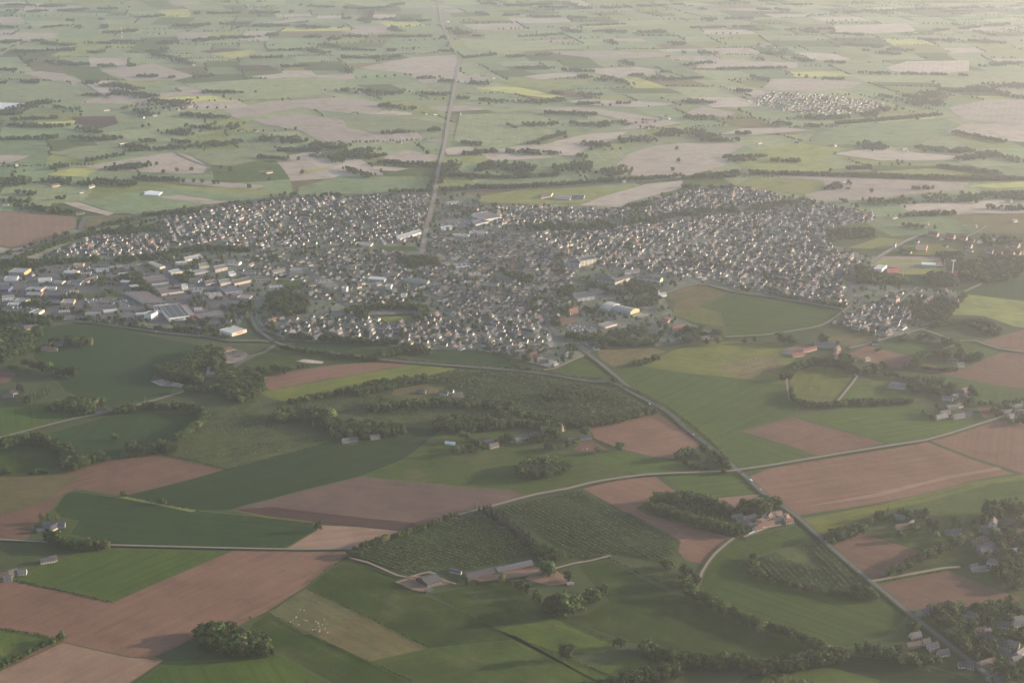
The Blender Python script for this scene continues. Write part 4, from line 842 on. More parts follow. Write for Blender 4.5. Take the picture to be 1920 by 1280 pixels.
B('warehouse', "low pale depot with parked lorries beside the straight avenue", 'depot', (828,434), (850,431), (848,426), 5, W_, RP)
B('grandstand', "white roofed stadium grandstand", 'grandstand', (1727,502), (1754,503), (1754,498), 7, (0.4, 0.38, 0.38), (0.6, 0.57, 0.55))
B('sports_hall', "pale grey flat sports hall with a white lit gable beside red courts", 'sports hall', (1637,509), (1653,510), (1663,502), 6, (0.45, 0.44, 0.44), RP, end=W_)
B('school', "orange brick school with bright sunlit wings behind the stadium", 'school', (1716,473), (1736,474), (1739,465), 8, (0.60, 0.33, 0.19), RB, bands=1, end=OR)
B('tower_house', "grey tower house with one lit edge beside the pale road", 'tower', (1671,467), (1678,467), (1680,462), 9, (0.3, 0.3, 0.33), RD, end=CR)
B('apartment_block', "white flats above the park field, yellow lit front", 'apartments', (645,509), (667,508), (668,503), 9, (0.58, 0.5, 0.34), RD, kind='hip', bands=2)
B('apartment_block', "pale cube block of flats beside the main street", 'apartments', (641,549), (650,549), (653,545), 10, W_, RG, bands=2)
B('apartment_block', "second pale cube of flats, farther along the main street", 'apartments', (723,545), (733,545), (736,540), 9, W_, RG, bands=2)
B('office', "square cream office at the edge of the school playing field", 'office', (752,560), (762,559), (764,555), 7, (0.5, 0.48, 0.4), RG)
B('market_hall', "long grey roofed market hall in the town centre", 'hall', (755,530), (800,536), (806,531), 6, GR, RG, kind='gable', rise=3)
B('school', "white school wing with long pale roof north of the centre", 'school', (745,454), (790,440), (788,434), 6, (0.55, 0.5, 0.44), RP)
B('station', "pale railway shed with a yellow panel by the park field", 'station', (665,462), (695,464), (700,459), 5, CR, RG)
B('barn', "long brown farm barn with pale end roof, beside the orchard", 'barn', (878,1089), (960,1072), (952,1062), 3.6, (0.17, 0.105, 0.07), (0.085, 0.072, 0.078), kind='gable', rise=3.6, doors=0)
B('barn', "light roofed barn continuing the long brown one", 'barn', (934,1078), (1000,1063), (993,1054), 3.8, (0.15, 0.09, 0.06), (0.10, 0.097, 0.108), kind='gable', rise=3.8)
B('barn', "open gabled barn with grey roof and dark end, on bare yard", 'barn', (801,1102), (829,1094), (808,1082), 5.5, (0.06, 0.055, 0.06), (0.095, 0.085, 0.083), kind='gable', rise=4, doors=4)
B('shed', "narrow dark shed with white roof edge above the long barn", 'shed', (842,1073), (864,1078), (866,1073), 3, BE, RD, kind='gable', rise=1.5, end=CR)
B('shed', "small dark shed at the open barn's yard corner", 'shed', (799,1112), (812,1110), (810,1107), 3, DK, (0.08, 0.1, 0.1), kind='gable', rise=1.5)
B('shed', "low pale shed alone on the farm yard", 'shed', (1064,1098), (1076,1097), (1074,1093), 2.5, BE, (0.26, 0.23, 0.21), kind='gable', rise=1.2)
B('shed', "small orange tractor shed above the open barn", 'shed', (772,1084), (781,1083), (780,1081), 2.5, (0.4, 0.17, 0.1), (0.4, 0.17, 0.1), kind='gable', rise=1.0)
B('barn', "wide dark roofed barn behind the grey farmstead", 'barn', (80,991), (122,991), (123,984), 5, (0.28, 0.26, 0.3), RD, kind='gable', rise=3, front=(0.3, 0.28, 0.31))
B('barn', "black farm shed with white door in the grey farmstead", 'barn', (69,1000), (84,999), (84,994), 4, DK, RD, kind='gable', rise=2, doors=1)
B('barn', "broad dark barn in the village by the manor", 'barn', (1842,1045), (1872,1036), (1860,1022), 5, (0.2, 0.17, 0.16), (0.10, 0.095, 0.10), kind='gable', rise=4)
B('barn', "bluish roofed barn beside the broad dark one", 'barn', (1893,1041), (1915,1040), (1908,1032), 4.5, (0.4, 0.4, 0.42), (0.3, 0.31, 0.34), kind='gable', rise=3)
B('barn', "white low chicken shed on the meadow", 'shed', (834,833), (853,835), (854,831), 2.5, W_, (0.6, 0.6, 0.6), kind='gable', rise=1.2)
B('barn', "long dark roofed stable of the riding yard", 'stable', (1528,652), (1568,654), (1566,646), 5, GR, RD, kind='gable', rise=3)
B('barn', "red roofed stable block of the riding yard", 'stable', (1487,671), (1508,668), (1504,662), 3.5, BE, (0.26, 0.1, 0.075), kind='gable', rise=2.5)
B('barn', "second red roofed stable nearer the dark one", 'stable', (1507,663), (1532,656), (1529,651), 3.5, (0.4, 0.25, 0.2), (0.24, 0.1, 0.08), kind='gable', rise=2.5)
B('wall', "long white lit garden wall of the roadside hamlet", 'wall', (1404,1003), (1422,994.5), (1422,994.0), 2.5, W_, W_, parapet=0.1)
B('greenhouse', "white plastic greenhouse near the west meadows", 'greenhouse', (269,367), (298,368), (305,362), 3, (0.6, 0.6, 0.6), (0.66, 0.65, 0.66), kind='vault', rise=1.5)
B('barn', "brown roofed shed of the hillside nursery, western end", 'barn', (1014,374), (1033,371), (1037,365), 5, GR, (0.17, 0.12, 0.11), kind='gable', rise=3, end=CR)
B('barn', "long grey shed in the middle of the hillside nursery", 'barn', (1040,376), (1068,377), (1074,371), 5, GR, RG, kind='gable', rise=3)
B('barn', "dark shed at the eastern end of the hillside nursery", 'barn', (1072,374), (1094,375), (1097,369), 5, GR, RD, kind='gable', rise=3)
for px, py, w in ((152,362,8),(171,352,9),(105,350,10),(152,400,8),(505,325,12),(490,322,9),(748,269,9),(480,247,12),(453,246,9),(795,215,9),(740,207,11),(925,148,12),(905,145,9),(860,215,8),(1095,179,9),(1424,270,8),(1494,270,9),(1562,238,8),(1565,275,14),(1695,281,12),(1587,350,10),(1582,342,8),(1590,356,8),(362,123,11),(290,218,10),(265,222,12),(200,208,10),(40,205,14),(70,277,10),(230,270,10),(1820,57,10),(1790,62,10),(980,66,9),(815,216,9),(665,214,9),(10,385,9),(150,402,8),(1895,380,10),(1902,416,9),(1829,427,9),(1739,422,9),(1677,410,8),(1170,343,10),(1540,80,9),(1300,118,9),(840,42,9),(1270,115,9),(1700,285,9)):
    p = at(px, py); k = MB()
    make_house(p.x, p.y, R(random.choice([-20, 15, 65, 40])), random.choice([0, 4, 7, 9]), random.choice(['white', 'white', 'cream']), random.choice(['slate', 'brown tile', 'grey']), False, "farmhouses scattered beyond the town", kind="farmhouse")
HALLS = [(72,531,26,14,5),(98,534,22,12,5),(118,515,30,13,5),(150,518,22,10,4.5),(180,512,26,12,5),(196,523,24,12,5),(88,546,18,10,5),(205,507,30,12,5),(222,519,20,10,4.5),(130,552,18,9,4.5),(8,529,26,16,6),(5,566,24,14,6),(14,576,20,10,5),(225,533,22,11,5),(318,548,18,10,5),(360,549,26,12,5),(352,530,24,12,5),(392,560,28,13,6),(405,545,24,11,5),(455,518,26,12,6),(425,498,28,12,6),(330,498,24,10,5),(445,562,26,12,5),(232,505,22,11,4.5),(365,585,16,8,5),(255,595,22,10,5),(160,594,30,10,4.5),(195,590,26,11,5),(230,600,24,9,4.5),(110,590,20,9,4.5),(480,530,30,13,6),(505,545,28,12,6),(545,512,26,12,5),(590,533,34,12,5),(690,528,36,14,6),(720,520,30,12,6),(855,505,30,14,6),(880,520,26,12,6),(905,540,30,13,6),(1180,490,36,14,5),(1220,480,30,12,5),(850,445,36,12,5),(880,440,40,13,5),(870,392,36,14,6),(840,385,30,12,5),(905,395,24,12,5)]
HC = [("white", W_), ("cream", CR), ("pale grey", (0.45, 0.44, 0.44)), ("grey", GR), ("beige", BE)]; HR = [("grey roofed", RG), ("pale roofed", RP), ("dark roofed", RD), ("brown roofed", RB)]
for px, py, w, d, h in HALLS:
    p = at(px, py); wn, wc = random.choices(HC, [4, 3, 3, 2, 2])[0]; rn, rc = random.choices(HR, [4, 3, 3, 2])[0]; a = R(random.choice([8, 14, 20, -12])); e1 = Vector((math.cos(a), math.sin(a), 0)) * w; e2 = Vector((-math.sin(a), math.cos(a), 0)) * d * 1.5
    A_, B_, C_ = p, p + e1, p + e1 + e2
    o = building('industrial_hall', None, 'hall', px_of(A_.x, A_.y), px_of(B_.x, B_.y), px_of(C_.x, C_.y), h, wc, rc, kind=random.choice(['flat', 'flat', 'gable']), rise=2, stripes=random.choice([0, 0, 3, 4]), bands=random.choice([0, 1]))
    NEED.append((o, f"low {wn} {rn} hall", "hall"))
# the store's wide red sign and its roadside board
def board(name, label, cat, A, B_, h0, h1, col, thick=0.4):
    a, b = at(*A), at(*B_); c = (a + b) / 2; d = (b - a); m = MB(); m.box((0, 0, (h0 + h1) / 2), (d.length, thick, h1 - h0), math.atan2(d.y, d.x), bottom=True)
    o = link(name, None); o.location = c; pnl = link("panel", m.mesh("board_panel", PLAIN), o); pnl.color = (*col, 1)
    for s in (-0.35, 0.35):
        q = MB(); e = d * s; q.tube((e.x, e.y, 0), (e.x, e.y, h0 + 0.2), 0.25, 0.2); pk = link("post", q.mesh("board_post", PLAIN), o); pk.color = (0.3, 0.3, 0.3, 1)
    return tag(o, label, cat)
board('billboard', "red square advertising board beside the orange fronted store", 'sign', (409,631), (416,630.5), 1.5, 7, (0.55, 0.07, 0.07))
_a, _b = at(435, 631), at(463, 623); _u = (_b - _a); _n = Vector((_u.y, -_u.x, 0)).normalized()
_s = MB(); _p0, _p1 = _a + _u * 0.32 + _n * 0.15, _a + _u * 0.72 + _n * 0.15
_s.face([(_p0.x, _p0.y, 2.6), (_p1.x, _p1.y, 2.6), (_p1.x, _p1.y, 5.2), (_p0.x, _p0.y, 5.2)])
_so = link("sign_panel", _s.mesh("sign_panel", PLAIN), store); _so.color = (0.55, 0.12, 0.06, 1); _so.location = -store.location
_s = MB(); _s.face([(_p0.x + _n.x * .1 + _u.x * .12, _p0.y + _n.y * .1 + _u.y * .12, 3.4), (_p0.x + _n.x * .1 + _u.x * .3, _p0.y + _n.y * .1 + _u.y * .3, 3.4), (_p0.x + _n.x * .1 + _u.x * .3, _p0.y + _n.y * .1 + _u.y * .3, 4.4), (_p0.x + _n.x * .1 + _u.x * .12, _p0.y + _n.y * .1 + _u.y * .12, 4.4)])
# ------------------------------------------------------------------ church
p = at(960, 510); ch = link("church", None); ch.location = p; ch.rotation_euler = (0, 0, R(12))
def part(nm, mb, col, par, mat=None):
    o = link(nm, mb.mesh(nm + "_mesh", mat or WALL), par); o.color = (*col, 1); return o
m = MB(); m.box((0, 0, 10), (8, 8, 20)); part("tower", m, (0.34, 0.20, 0.13), ch)
m = MB()
for i in range(4):
    c4 = [(-4.3, -4.3), (4.3, -4.3), (4.3, 4.3), (-4.3, 4.3)]; a, b = c4[i], c4[(i + 1) % 4]; m.face([(*a, 20), (*b, 20), (0, 0, 37)])
sp = part("spire", m, (0.16, 0.10, 0.08), ch, ROOF)
b_, t_, c_ = house_parts(14, 34, 9, 9)
for q in (b_, t_): q.v = [(x + 21.2, y, z) for x, y, z in q.v]
part("nave", b_, (0.30, 0.24, 0.2), ch); part("roof", t_, ROOFC['dark slate'], ch, ROOF)
b_, t_, c_ = house_parts(11, 26, 8, 7)
for q in (b_, t_): q.v = [(26 - y, x, z) for x, y, z in q.v]
part("transept", b_, (0.32, 0.25, 0.21), ch); part("transept_roof", t_, ROOFC['dark slate'], ch, ROOF)
tag(ch, "large dark slate church with tall brown spired tower in the town centre", "church"); HOUSE_XY.append((p.x + 18, p.y, 30))
# spired cottage (a lit turret with a pointed cap)
p = at(1054, 806); tw = link("turret_house", None); tw.location = p
b_, t_, c_ = house_parts(7, 11, 3.2, 4)
part("wall", b_, (0.5, 0.36, 0.2), tw); part("roof", t_, ROOFC['brown tile'], tw, ROOF)
m = MB(); m.tube((0, -5.6, 0), (0, -5.6, 6.5), 1.9, 1.9, 8); part("turret", m, (0.62, 0.46, 0.2), tw)
m = MB(); m.tube((0, -5.6, 6.5), (0, -5.6, 13), 2.2, 0.1, 8); part("turret_cap", m, (0.3, 0.26, 0.24), tw, ROOF)
tag(tw, "yellow lit cottage with a slim pointed turret", "house")
# water-tower like mast at the stadium, pillar, floodlights, poles, red-white mast
def mast(name, label, cat, px, py, h, r, col, head=None, base_r=None):
    p = at(px, py); o = link(name, None); o.location = p
    m = MB(); m.tube((0, 0, 0), (0, 0, h), base_r or r, r, 8); part("pole", m, col, o, PLAIN)
    if head: m = MB(); m.box((0, 0, h + head[2] / 2 - 0.1), head, bottom=True); part("lamp_head", m, col, o, PLAIN)
    tag(o, label, cat); return o
mast("floodlight", "thick white mast with a flat head over the red court", "mast", 1785, 518, 34, 1.1, (0.6, 0.57, 0.55), (9, 4, 2.2), 1.6)
for q, lab in (((1711,502), "thin pale floodlight behind the stadium's second pitch"), ((1770,501), "thin pale floodlight beside the white roofed stand"), ((1693,520), "thin floodlight standing by the conifer row")):
    mast("floodlight", lab, "floodlight", *q, 17, 0.25, (0.5, 0.48, 0.47), (2.6, 0.6, 1.0), 0.4)
mast("pillar", "tall white square pillar beside the pavilion", "pillar", 1235, 557, 13, 0.9, W_, (2.0, 2.0, 0.6), 1.1)
for q, lab in (((273,753), "pale pole standing in the dark wheat by the lane"), ((1505,931), "wooden pole alone in the big ploughed field"), ((1521,938), "second wooden pole in the big ploughed field")):
    mast("utility_pole", lab, "pole", *q, 9, 0.22, (0.3, 0.26, 0.22), (2.2, 0.3, 0.3), 0.3)
p = at(229.5, 75); o = link("lattice_mast", None); o.location = p; H = 56
for k in range(6):
    z0, z1 = H * k / 6, H * (k + 1) / 6; m = MB(); w0, w1 = 3.2 * (1 - 0.75 * k / 6), 3.2 * (1 - 0.75 * (k + 1) / 6)
    for sx, sy in ((-1, -1), (1, -1), (1, 1), (-1, 1)): m.tube((sx * w0, sy * w0, z0), (sx * w1, sy * w1, z1), 0.5, 0.5, 4)
    for (ax, ay), (bx, by) in (((-1, -1), (1, -1)), ((1, -1), (1, 1)), ((1, 1), (-1, 1)), ((-1, 1), (-1, -1))): m.tube((ax * w0, ay * w0, z0), (bx * w1, by * w1, z1), 0.35, 0.35, 4)
    part("mast_section", m, (0.55, 0.16, 0.12) if k % 2 == 0 else (0.62, 0.6, 0.58), o, PLAIN)
tag(o, "red and white banded lattice mast on the far plain", "mast")
# ------------------------------------------------------------------ the town's houses, row by row
RGRID = {}
for _L, _w in ROADS:
    for _a, _b in zip(_L, _L[1:]):
        _n = max(1, int(math.hypot(_b[0] - _a[0], _b[1] - _a[1]) / 5))
        for _i in range(_n + 1):
            _x, _y = _a[0] + (_b[0] - _a[0]) * _i / _n, _a[1] + (_b[1] - _a[1]) * _i / _n
            RGRID.setdefault((int(_x // 16), int(_y // 16)), []).append((_x, _y, _w))
def near_road(x, y, m):
    gx, gy = int(x // 16), int(y // 16)
    for i in (-1, 0, 1):
        for j in (-1, 0, 1):
            for a, b, w in RGRID.get((gx + i, gy + j), ()):
                if (a - x) ** 2 + (b - y) ** 2 < (w / 2 + m) ** 2: return True
    return False
BC = [(P, sum(q[0] for q in P) / 4, sum(q[1] for q in P) / 4) for P in BUILT]
def in_built(x, y, m):
    for P, cx, cyy in BC:
        if abs(x - cx) > 130 or abs(y - cyy) > 130: continue
        if inside(x, y, P) or seg_dist(x, y, P + [P[0]]) < m: return True
    return False
def wpoly(pts): return [(q.x, q.y) for q in G(pts)]
OPEN = [wpoly(q) for q in ([(690,592),(775,588),(788,603),(720,608)], [(700,462),(775,463),(790,472),(720,474)], [(520,525),(570,527),(560,540),(515,540)], [(820,415),(905,408),(910,425),(830,432)],
  [(1060,607),(1104,610),(1128,622),(1100,628),(1060,622)], [(1101,543),(1115,541),(1137,545),(1128,551),(1110,549)], [(1184,594),(1200,587),(1217,591),(1205,597)], [(1035,598),(1080,595),(1090,604),(1060,622),(1040,625)],
  [(1630,480),(1770,480),(1800,508),(1795,532),(1645,534)], [(540,560),(575,560),(590,592),(540,594)], [(985,434),(1135,428),(1210,416),(1310,404),(1440,389),(1440,382),(1310,396),(1210,408),(1130,416),(975,422)],
  [(1100,537),(1165,550),(1180,560),(1110,556)], [(740,485),(830,488),(830,500),(760,502)], [(1160,385),(1225,378),(1225,390),(1180,392)], [(640,575),(800,568),(805,590),(640,592)], [(930,500),(1010,520),(1010,535),(930,525)], [(1555,430),(1640,428),(1640,470),(1560,470)])]
def is_open(x, y): return any(inside(x, y, P) for P in OPEN)
ZONES = [  # polygon, plot width, plot depth, street bearing, share of plots built, bright walls
 ([(87,478),(185,443),(300,441),(318,462),(302,480),(180,482)], 13, 23, 32, .95, .8),
 ([(306,412),(425,384),(470,380),(560,372),(700,368),(800,368),(795,455),(640,461),(480,470),(330,462),(312,440)], 15, 24, 20, .85, .65),
 ([(480,476),(640,468),(790,476),(800,540),(760,568),(640,574),(560,550),(480,515)], 16, 25, -15, .85, .4),
 ([(470,600),(560,594),(640,592),(800,592),(830,585),(1020,600),(1060,640),(1000,646),(930,661),(780,652),(700,644),(560,634),(490,615)], 15, 23, 12, .92, .7),
 ([(800,478),(810,440),(900,432),(980,438),(1085,505),(1060,545),(1075,585),(1020,600),(830,585),(800,540)], 14, 21, -20, .9, .35),
 ([(890,388),(1080,390),(1165,395),(1190,408),(975,424),(905,428),(890,420)], 15, 23, 25, .9, .6),
 ([(1170,393),(1230,373),(1320,354),(1400,353),(1474,369),(1440,382),(1310,395),(1215,405)], 14, 21, 30, .92, .9),
 ([(985,438),(1135,432),(1310,408),(1500,391),(1560,384),(1640,402),(1645,412),(1555,430),(1540,452),(1600,478),(1618,500),(1580,530),(1590,575),(1500,562),(1440,550),(1320,528),(1250,515),(1090,498)], 14, 23, 28, .9, .8),
 ([(1558,606),(1600,586),(1630,575),(1690,560),(1712,600),(1705,625),(1640,631)], 13, 20, 24, .92, .85),
 ([(1640,560),(1690,540),(1795,548),(1780,570),(1730,580),(1712,600),(1690,570)], 22, 34, 24, .5, .6),
 ([(1397,190),(1450,173),(1560,180),(1662,195),(1640,208),(1560,216),(1500,214),(1420,200)], 18, 26, 15, .8, .9),
 ([(1680,440),(1760,436),(1830,450),(1930,455),(1930,480),(1840,482),(1790,470),(1700,455)], 34, 50, 20, .4, .8),
 ([(300,485),(470,480),(480,520),(470,560),(400,520),(330,505)], 26, 40, 18, .35, .4),
 ([(0,500),(250,500),(300,520),(230,545),(140,545),(0,560)], 40, 60, 10, .2, .3),
]
def lit_angle(base, bright):
    return R(base + random.choice([0, 0, 90]) + random.uniform(-7, 7))
TOWNH = []; HAMLET = []
for poly, pw, pd, brg, share, bright in ZONES:
    P = wpoly(poly); xs = [q[0] for q in P]; ys = [q[1] for q in P]; cx, cyy = (min(xs) + max(xs)) / 2, (min(ys) + max(ys)) / 2
    r = math.hypot(max(xs) - min(xs), max(ys) - min(ys)) / 2; n = int(r / min(pw, pd)) + 2
    for i in range(-n, n):
        for j in range(-n, n):
            wob = 8 * math.sin(i * 0.13 + j * 0.3)
            b = R(brg + 14 * math.sin(i * 0.05) + 10 * math.cos(j * 0.11))
            u, v = i * pw + random.uniform(-2.5, 2.5), j * pd + (3 if i % 2 else -3) + random.uniform(-3, 3) + wob
            x = cx + u * math.cos(R(brg)) - v * math.sin(R(brg)); y = cyy + u * math.sin(R(brg)) + v * math.cos(R(brg))
            if random.random() > share or not inside(x, y, P): continue
            if is_open(x, y) or in_built(x, y, 9) or near_road(x, y, 6): continue
            if any((x - h[0]) ** 2 + (y - h[1]) ** 2 < (h[2] + 6) ** 2 for h in HOUSE_XY): continue
            vi = random.choices([0, 1, 2, 3, 4, 5, 6, 7, 8, 9], [3, 3, 3, 2, 2, 3, 1, 1, .6, .8])[0]
            if random.random() < bright: wall = random.choices(['white', 'cream', 'pink'], [6, 3, .6])[0]
            else: wall = random.choices(['beige', 'grey', 'stone', 'cream'], [3, 3, 2, 1])[0]
            roof = random.choices(['slate', 'dark slate', 'grey', 'red tile', 'brown tile'], [5, 4, 3, 0.5, 1.2])[0]
            rot = b - R(50) - max(0, math.atan2(x, y) + R(4)) * 1.35 + (R(90) if random.random() < .45 else 0) + R(random.uniform(-6, 6))
            TOWNH.append((x, y, rot, vi, wall, roof, random.uniform(0.78, 1.02)))
for _ in range(34):                                   # hamlets of the plain
    cx, cyy = random.uniform(-2400, 2400), random.uniform(3700, 9500)
    if abs(cx) > .36 * cyy + 100 or any(inside(cx, cyy, P) for P in FARPOLY): continue
    for k in range(random.randint(2, 9)):
        x, y = cx + random.gauss(0, 55), cyy + random.gauss(0, 45)
        if near_road(x, y, 6): continue
        TOWNH.append((x, y, R(random.choice([-20, 15, 65, 40])), random.choice([0, 1, 4, 7, 9]), random.choice(['white', 'cream', 'beige', 'stone']), random.choice(['slate', 'brown tile', 'grey']), 1.0))
        HAMLET.append((x, y))
TOWNH.sort(key=lambda h: h[0] ** 2 + h[1] ** 2)
n_done = sum(1 for o in bpy.data.objects if o.name.startswith("house"))
N_IND = max(0, 300 - n_done)
# the nearest ones are things of their own: the 300 houses that show largest
_near = set(id(h) for h in TOWNH[:N_IND])
for h in TOWNH[:N_IND]: make_house(*h[:6], False, "houses of the town", None, h[6])
V, Fc, Cl = [], [], []
for x, y, rz, vi, wall, roof, sc in TOWNH[N_IND:]:
    v = VAR[vi]; ca, sa = math.cos(rz) * sc, math.sin(rz) * sc
    jw = mul(WALLC[wall], random.uniform(0.85, 1.12)); jr = mul(ROOFC[roof], random.uniform(0.8, 1.25))
    for mb, c in ((v['b'], jw), (v['t'], jr), (v['c'], (0.25, 0.17, 0.13))):
        k = len(V); V += [(x + a * ca - b * sa, y + a * sa + b * ca, z * sc) for a, b, z in mb.v]
        Fc += [tuple(k + i for i in f) for f in mb.f]; Cl += [c] * len(mb.f)
hm_ = bpy.data.meshes.new("houses"); hm_.from_pydata(V, [], Fc); hm_.materials.append(TINT)
at_ = hm_.attributes.new("tint", 'FLOAT_COLOR', 'FACE'); at_.data.foreach_set("color", np.array([(*c, 1) for c in Cl], dtype=np.float32).ravel()); hm_.update()
tag(link("town_houses", hm_), "the many smaller houses of the town beyond the front rows", None, None, "stuff")
for h in TOWNH: HOUSE_XY.append((h[0], h[1], 7))
HGRID = {}
for x, y, r in HOUSE_XY: HGRID.setdefault((int(x // 40), int(y // 40)), []).append((x, y, r))
def house_near(x, y, m):
    gx, gy = int(x // 40), int(y // 40)
    for i in (-1, 0, 1):
        for j in (-1, 0, 1):
            for a, b, r in HGRID.get((gx + i, gy + j), ()):
                if (a - x) ** 2 + (b - y) ** 2 < (r + m) ** 2: return True
    return False

# ------------------------------------------------------------------ trees
def crown_mesh(seed, kind):
    r = np.random.default_rng(seed)
    if kind == 'broad':
        nq, q = 380, 0.15; L = []
        for k in range(11):
            a = r.uniform(0, 2 * math.pi); zz = r.uniform(0.24, 0.80); d = r.uniform(0.08, 0.27) * (1.1 - .5 * abs(zz - .45)); L.append((d * math.cos(a), d * math.sin(a), zz, r.uniform(0.15, 0.25)))
        L.append((0, 0, 0.52, 0.33)); L.append((0, 0, 0.3, 0.27))
    elif kind == 'poplar':
        nq, q = 170, 0.085; L = [(r.uniform(-.03, .03), r.uniform(-.03, .03), z, w) for z, w in ((.18, .09), (.3, .12), (.45, .13), (.6, .12), (.74, .10), (.87, .06))]
    elif kind == 'conifer':
        nq, q = 200, 0.12; L = [(0, 0, z, w) for z, w in ((.15, .21), (.28, .19), (.42, .155), (.56, .12), (.7, .09), (.84, .055), (.95, .02))]
    else:
        nq, q = 80, 0.30; L = [(r.uniform(-.22, .22), r.uniform(-.22, .22), r.uniform(.45, .7), r.uniform(.22, .32)) for _ in range(6)]
    V, Fa, T = [], [], []
    w = np.array([l[3] ** 2 for l in L]); w /= w.sum()
    lt = r.uniform(0.1, 0.9, len(L))
    for _ in range(nq):
        k = r.choice(len(L), p=w); cx, cy_, cz, rad = L[k]
        d = r.normal(size=3); d /= np.linalg.norm(d)
        if d[2] < -0.55: d[2] *= -1
        rr = rad * (r.uniform(0.62, 1.06) if r.random() < .85 else r.uniform(1.0, 1.25))
        p = np.array([cx + d[0] * rr, cy_ + d[1] * rr, cz + d[2] * rr * (1.25 if kind in ('poplar',) else 0.95)])
        nrm = d + r.normal(size=3) * 0.28; nrm /= np.linalg.norm(nrm)
        a = np.cross(nrm, r.normal(size=3)); a /= np.linalg.norm(a); b = np.cross(nrm, a); s = q * r.uniform(0.6, 1.15) / 2
        i = len(V); V += [tuple(p + a * s * r.uniform(.7, 1.2)), tuple(p + b * s), tuple(p - a * s * r.uniform(.7, 1.2)), tuple(p - b * s)]
        Fa.append((i, i + 1, i + 2, i + 3)); T.append(min(1, max(0, lt[k] * 0.6 + r.uniform(0, 0.5))))
    m = bpy.data.meshes.new("tree_crown"); m.from_pydata(V, [], Fa)
    at_ = m.attributes.new("tone", 'FLOAT', 'FACE'); at_.data.foreach_set("value", np.array(T, dtype=np.float32)); m.update()
    return m
def trunk_mesh(kind):
    m = MB(); t = {'broad': .045, 'poplar': .02, 'conifer': .022, 'apple': .05}[kind]
    m.tube((0, 0, -0.01), (0.01, 0, .34), t, t * .6)
    if kind in ('broad', 'apple'):
        for a in (0.3, 2.2, 4.4): m.tube((0.01, 0, .30), (.18 * math.cos(a), .18 * math.sin(a), .56), t * .5, t * .15, 5)
        m.tube((0.01, 0, .33), (0, .02, .7), t * .55, t * .12, 5)
    else: m.tube((0.01, 0, .34), (0, 0, .93), t * .6, t * .1)
    return m.mesh("tree_trunk", bark)
CROWN = {}
for kd, mat, n in (('broad', 'broad', 6), ('poplar', 'hedge', 3), ('conifer', 'conifer', 2), ('apple', 'apple', 3), ('pale', 'pale', 2)):
    CROWN[kd] = []
    for i in range(n):
        m = crown_mesh(100 + i + 10 * len(CROWN), 'poplar' if kd == 'pale' and i == 0 else 'broad' if kd == 'pale' else kd); m.materials.append(LEAF[mat]); CROWN[kd].append(m)
TRUNK = {k: trunk_mesh(k) for k in ('broad', 'poplar', 'conifer', 'apple')}; TRUNK['pale'] = TRUNK['broad']
TREES = []                                            # x, y, height, spread, kind
def put(x, y, H, kind='broad', spread=1.0):
    k = 1.16 if kind == 'broad' and y < 2600 and H > 7 else 1.0
    if kind == 'broad' and y < 3600 and random.random() < .12: kind = 'pale'
    TREES.append((x, y, H * k, spread * (1.08 if k > 1 else 1.0), kind))
def tree(px, py, H, kind='broad', spread=1.0): p = at(px, py); put(p.x, p.y, H, kind, spread)
def band(pts, thick=0, H=(9, 14), gap=0.62, kind='broad', spread=1.0, keep=1.0):
    P = G(pts); P = [(q.x, q.y) for q in P]; hm = (H[0] + H[1]) / 2; st = hm * gap * (.85 if pts[0][1] > 600 and hm > 8 else 1)
    for a, b in zip(P, P[1:]):
        L = math.hypot(b[0] - a[0], b[1] - a[1]); n = max(1, int(L / st)); nx, ny = -(b[1] - a[1]) / (L or 1), (b[0] - a[0]) / (L or 1)
        ph = random.uniform(0, 9)
        for i in range(n):
            th = thick * (1.0 if thick < 24 else .2 + 1.0 * abs(math.sin(i * .31 + ph) * math.cos(i * .117 + 2 * ph)))
            if thick >= 24 and math.sin(i * .23 + 1.7 * ph) > .8: continue
            rows = max(1, int(th / st) + (1 if th else 0))
            for k in range(rows):
                if random.random() > keep: continue
                t = (i + random.uniform(0.1, .9)) / n; o = ((k + .5) / rows - .5) * th + (.25 * thick * math.sin(i * .19 + ph) + random.gauss(0, .22) * thick if thick >= 24 else 0) + random.uniform(-.3, .3) * st
                x, y = a[0] + (b[0] - a[0]) * t + nx * o, a[1] + (b[1] - a[1]) * t + ny * o
                if house_near(x, y, 2.5) or in_built(x, y, 4) or near_road(x, y, 2.5): continue
                put(x, y, random.uniform(*H), kind, spread * random.uniform(.85, 1.15))
def wood(pts, H=(9, 14), gap=0.62, kind='broad', keep=1.0, spread=1.0):
    P = wpoly(pts); xs = [q[0] for q in P]; ys = [q[1] for q in P]; st = (H[0] + H[1]) / 2 * gap
    y = min(ys)
    while y < max(ys):
        x = min(xs)
        while x < max(xs):
            a, b = x + random.uniform(-.45, .45) * st, y + random.uniform(-.45, .45) * st
            if inside(a, b, P) and random.random() < keep and not house_near(a, b, 2.5) and not in_built(a, b, 4) and not near_road(a, b, 3):
                put(a, b, random.uniform(*H), kind, spread * random.uniform(.85, 1.15))
            x += st
        y += st
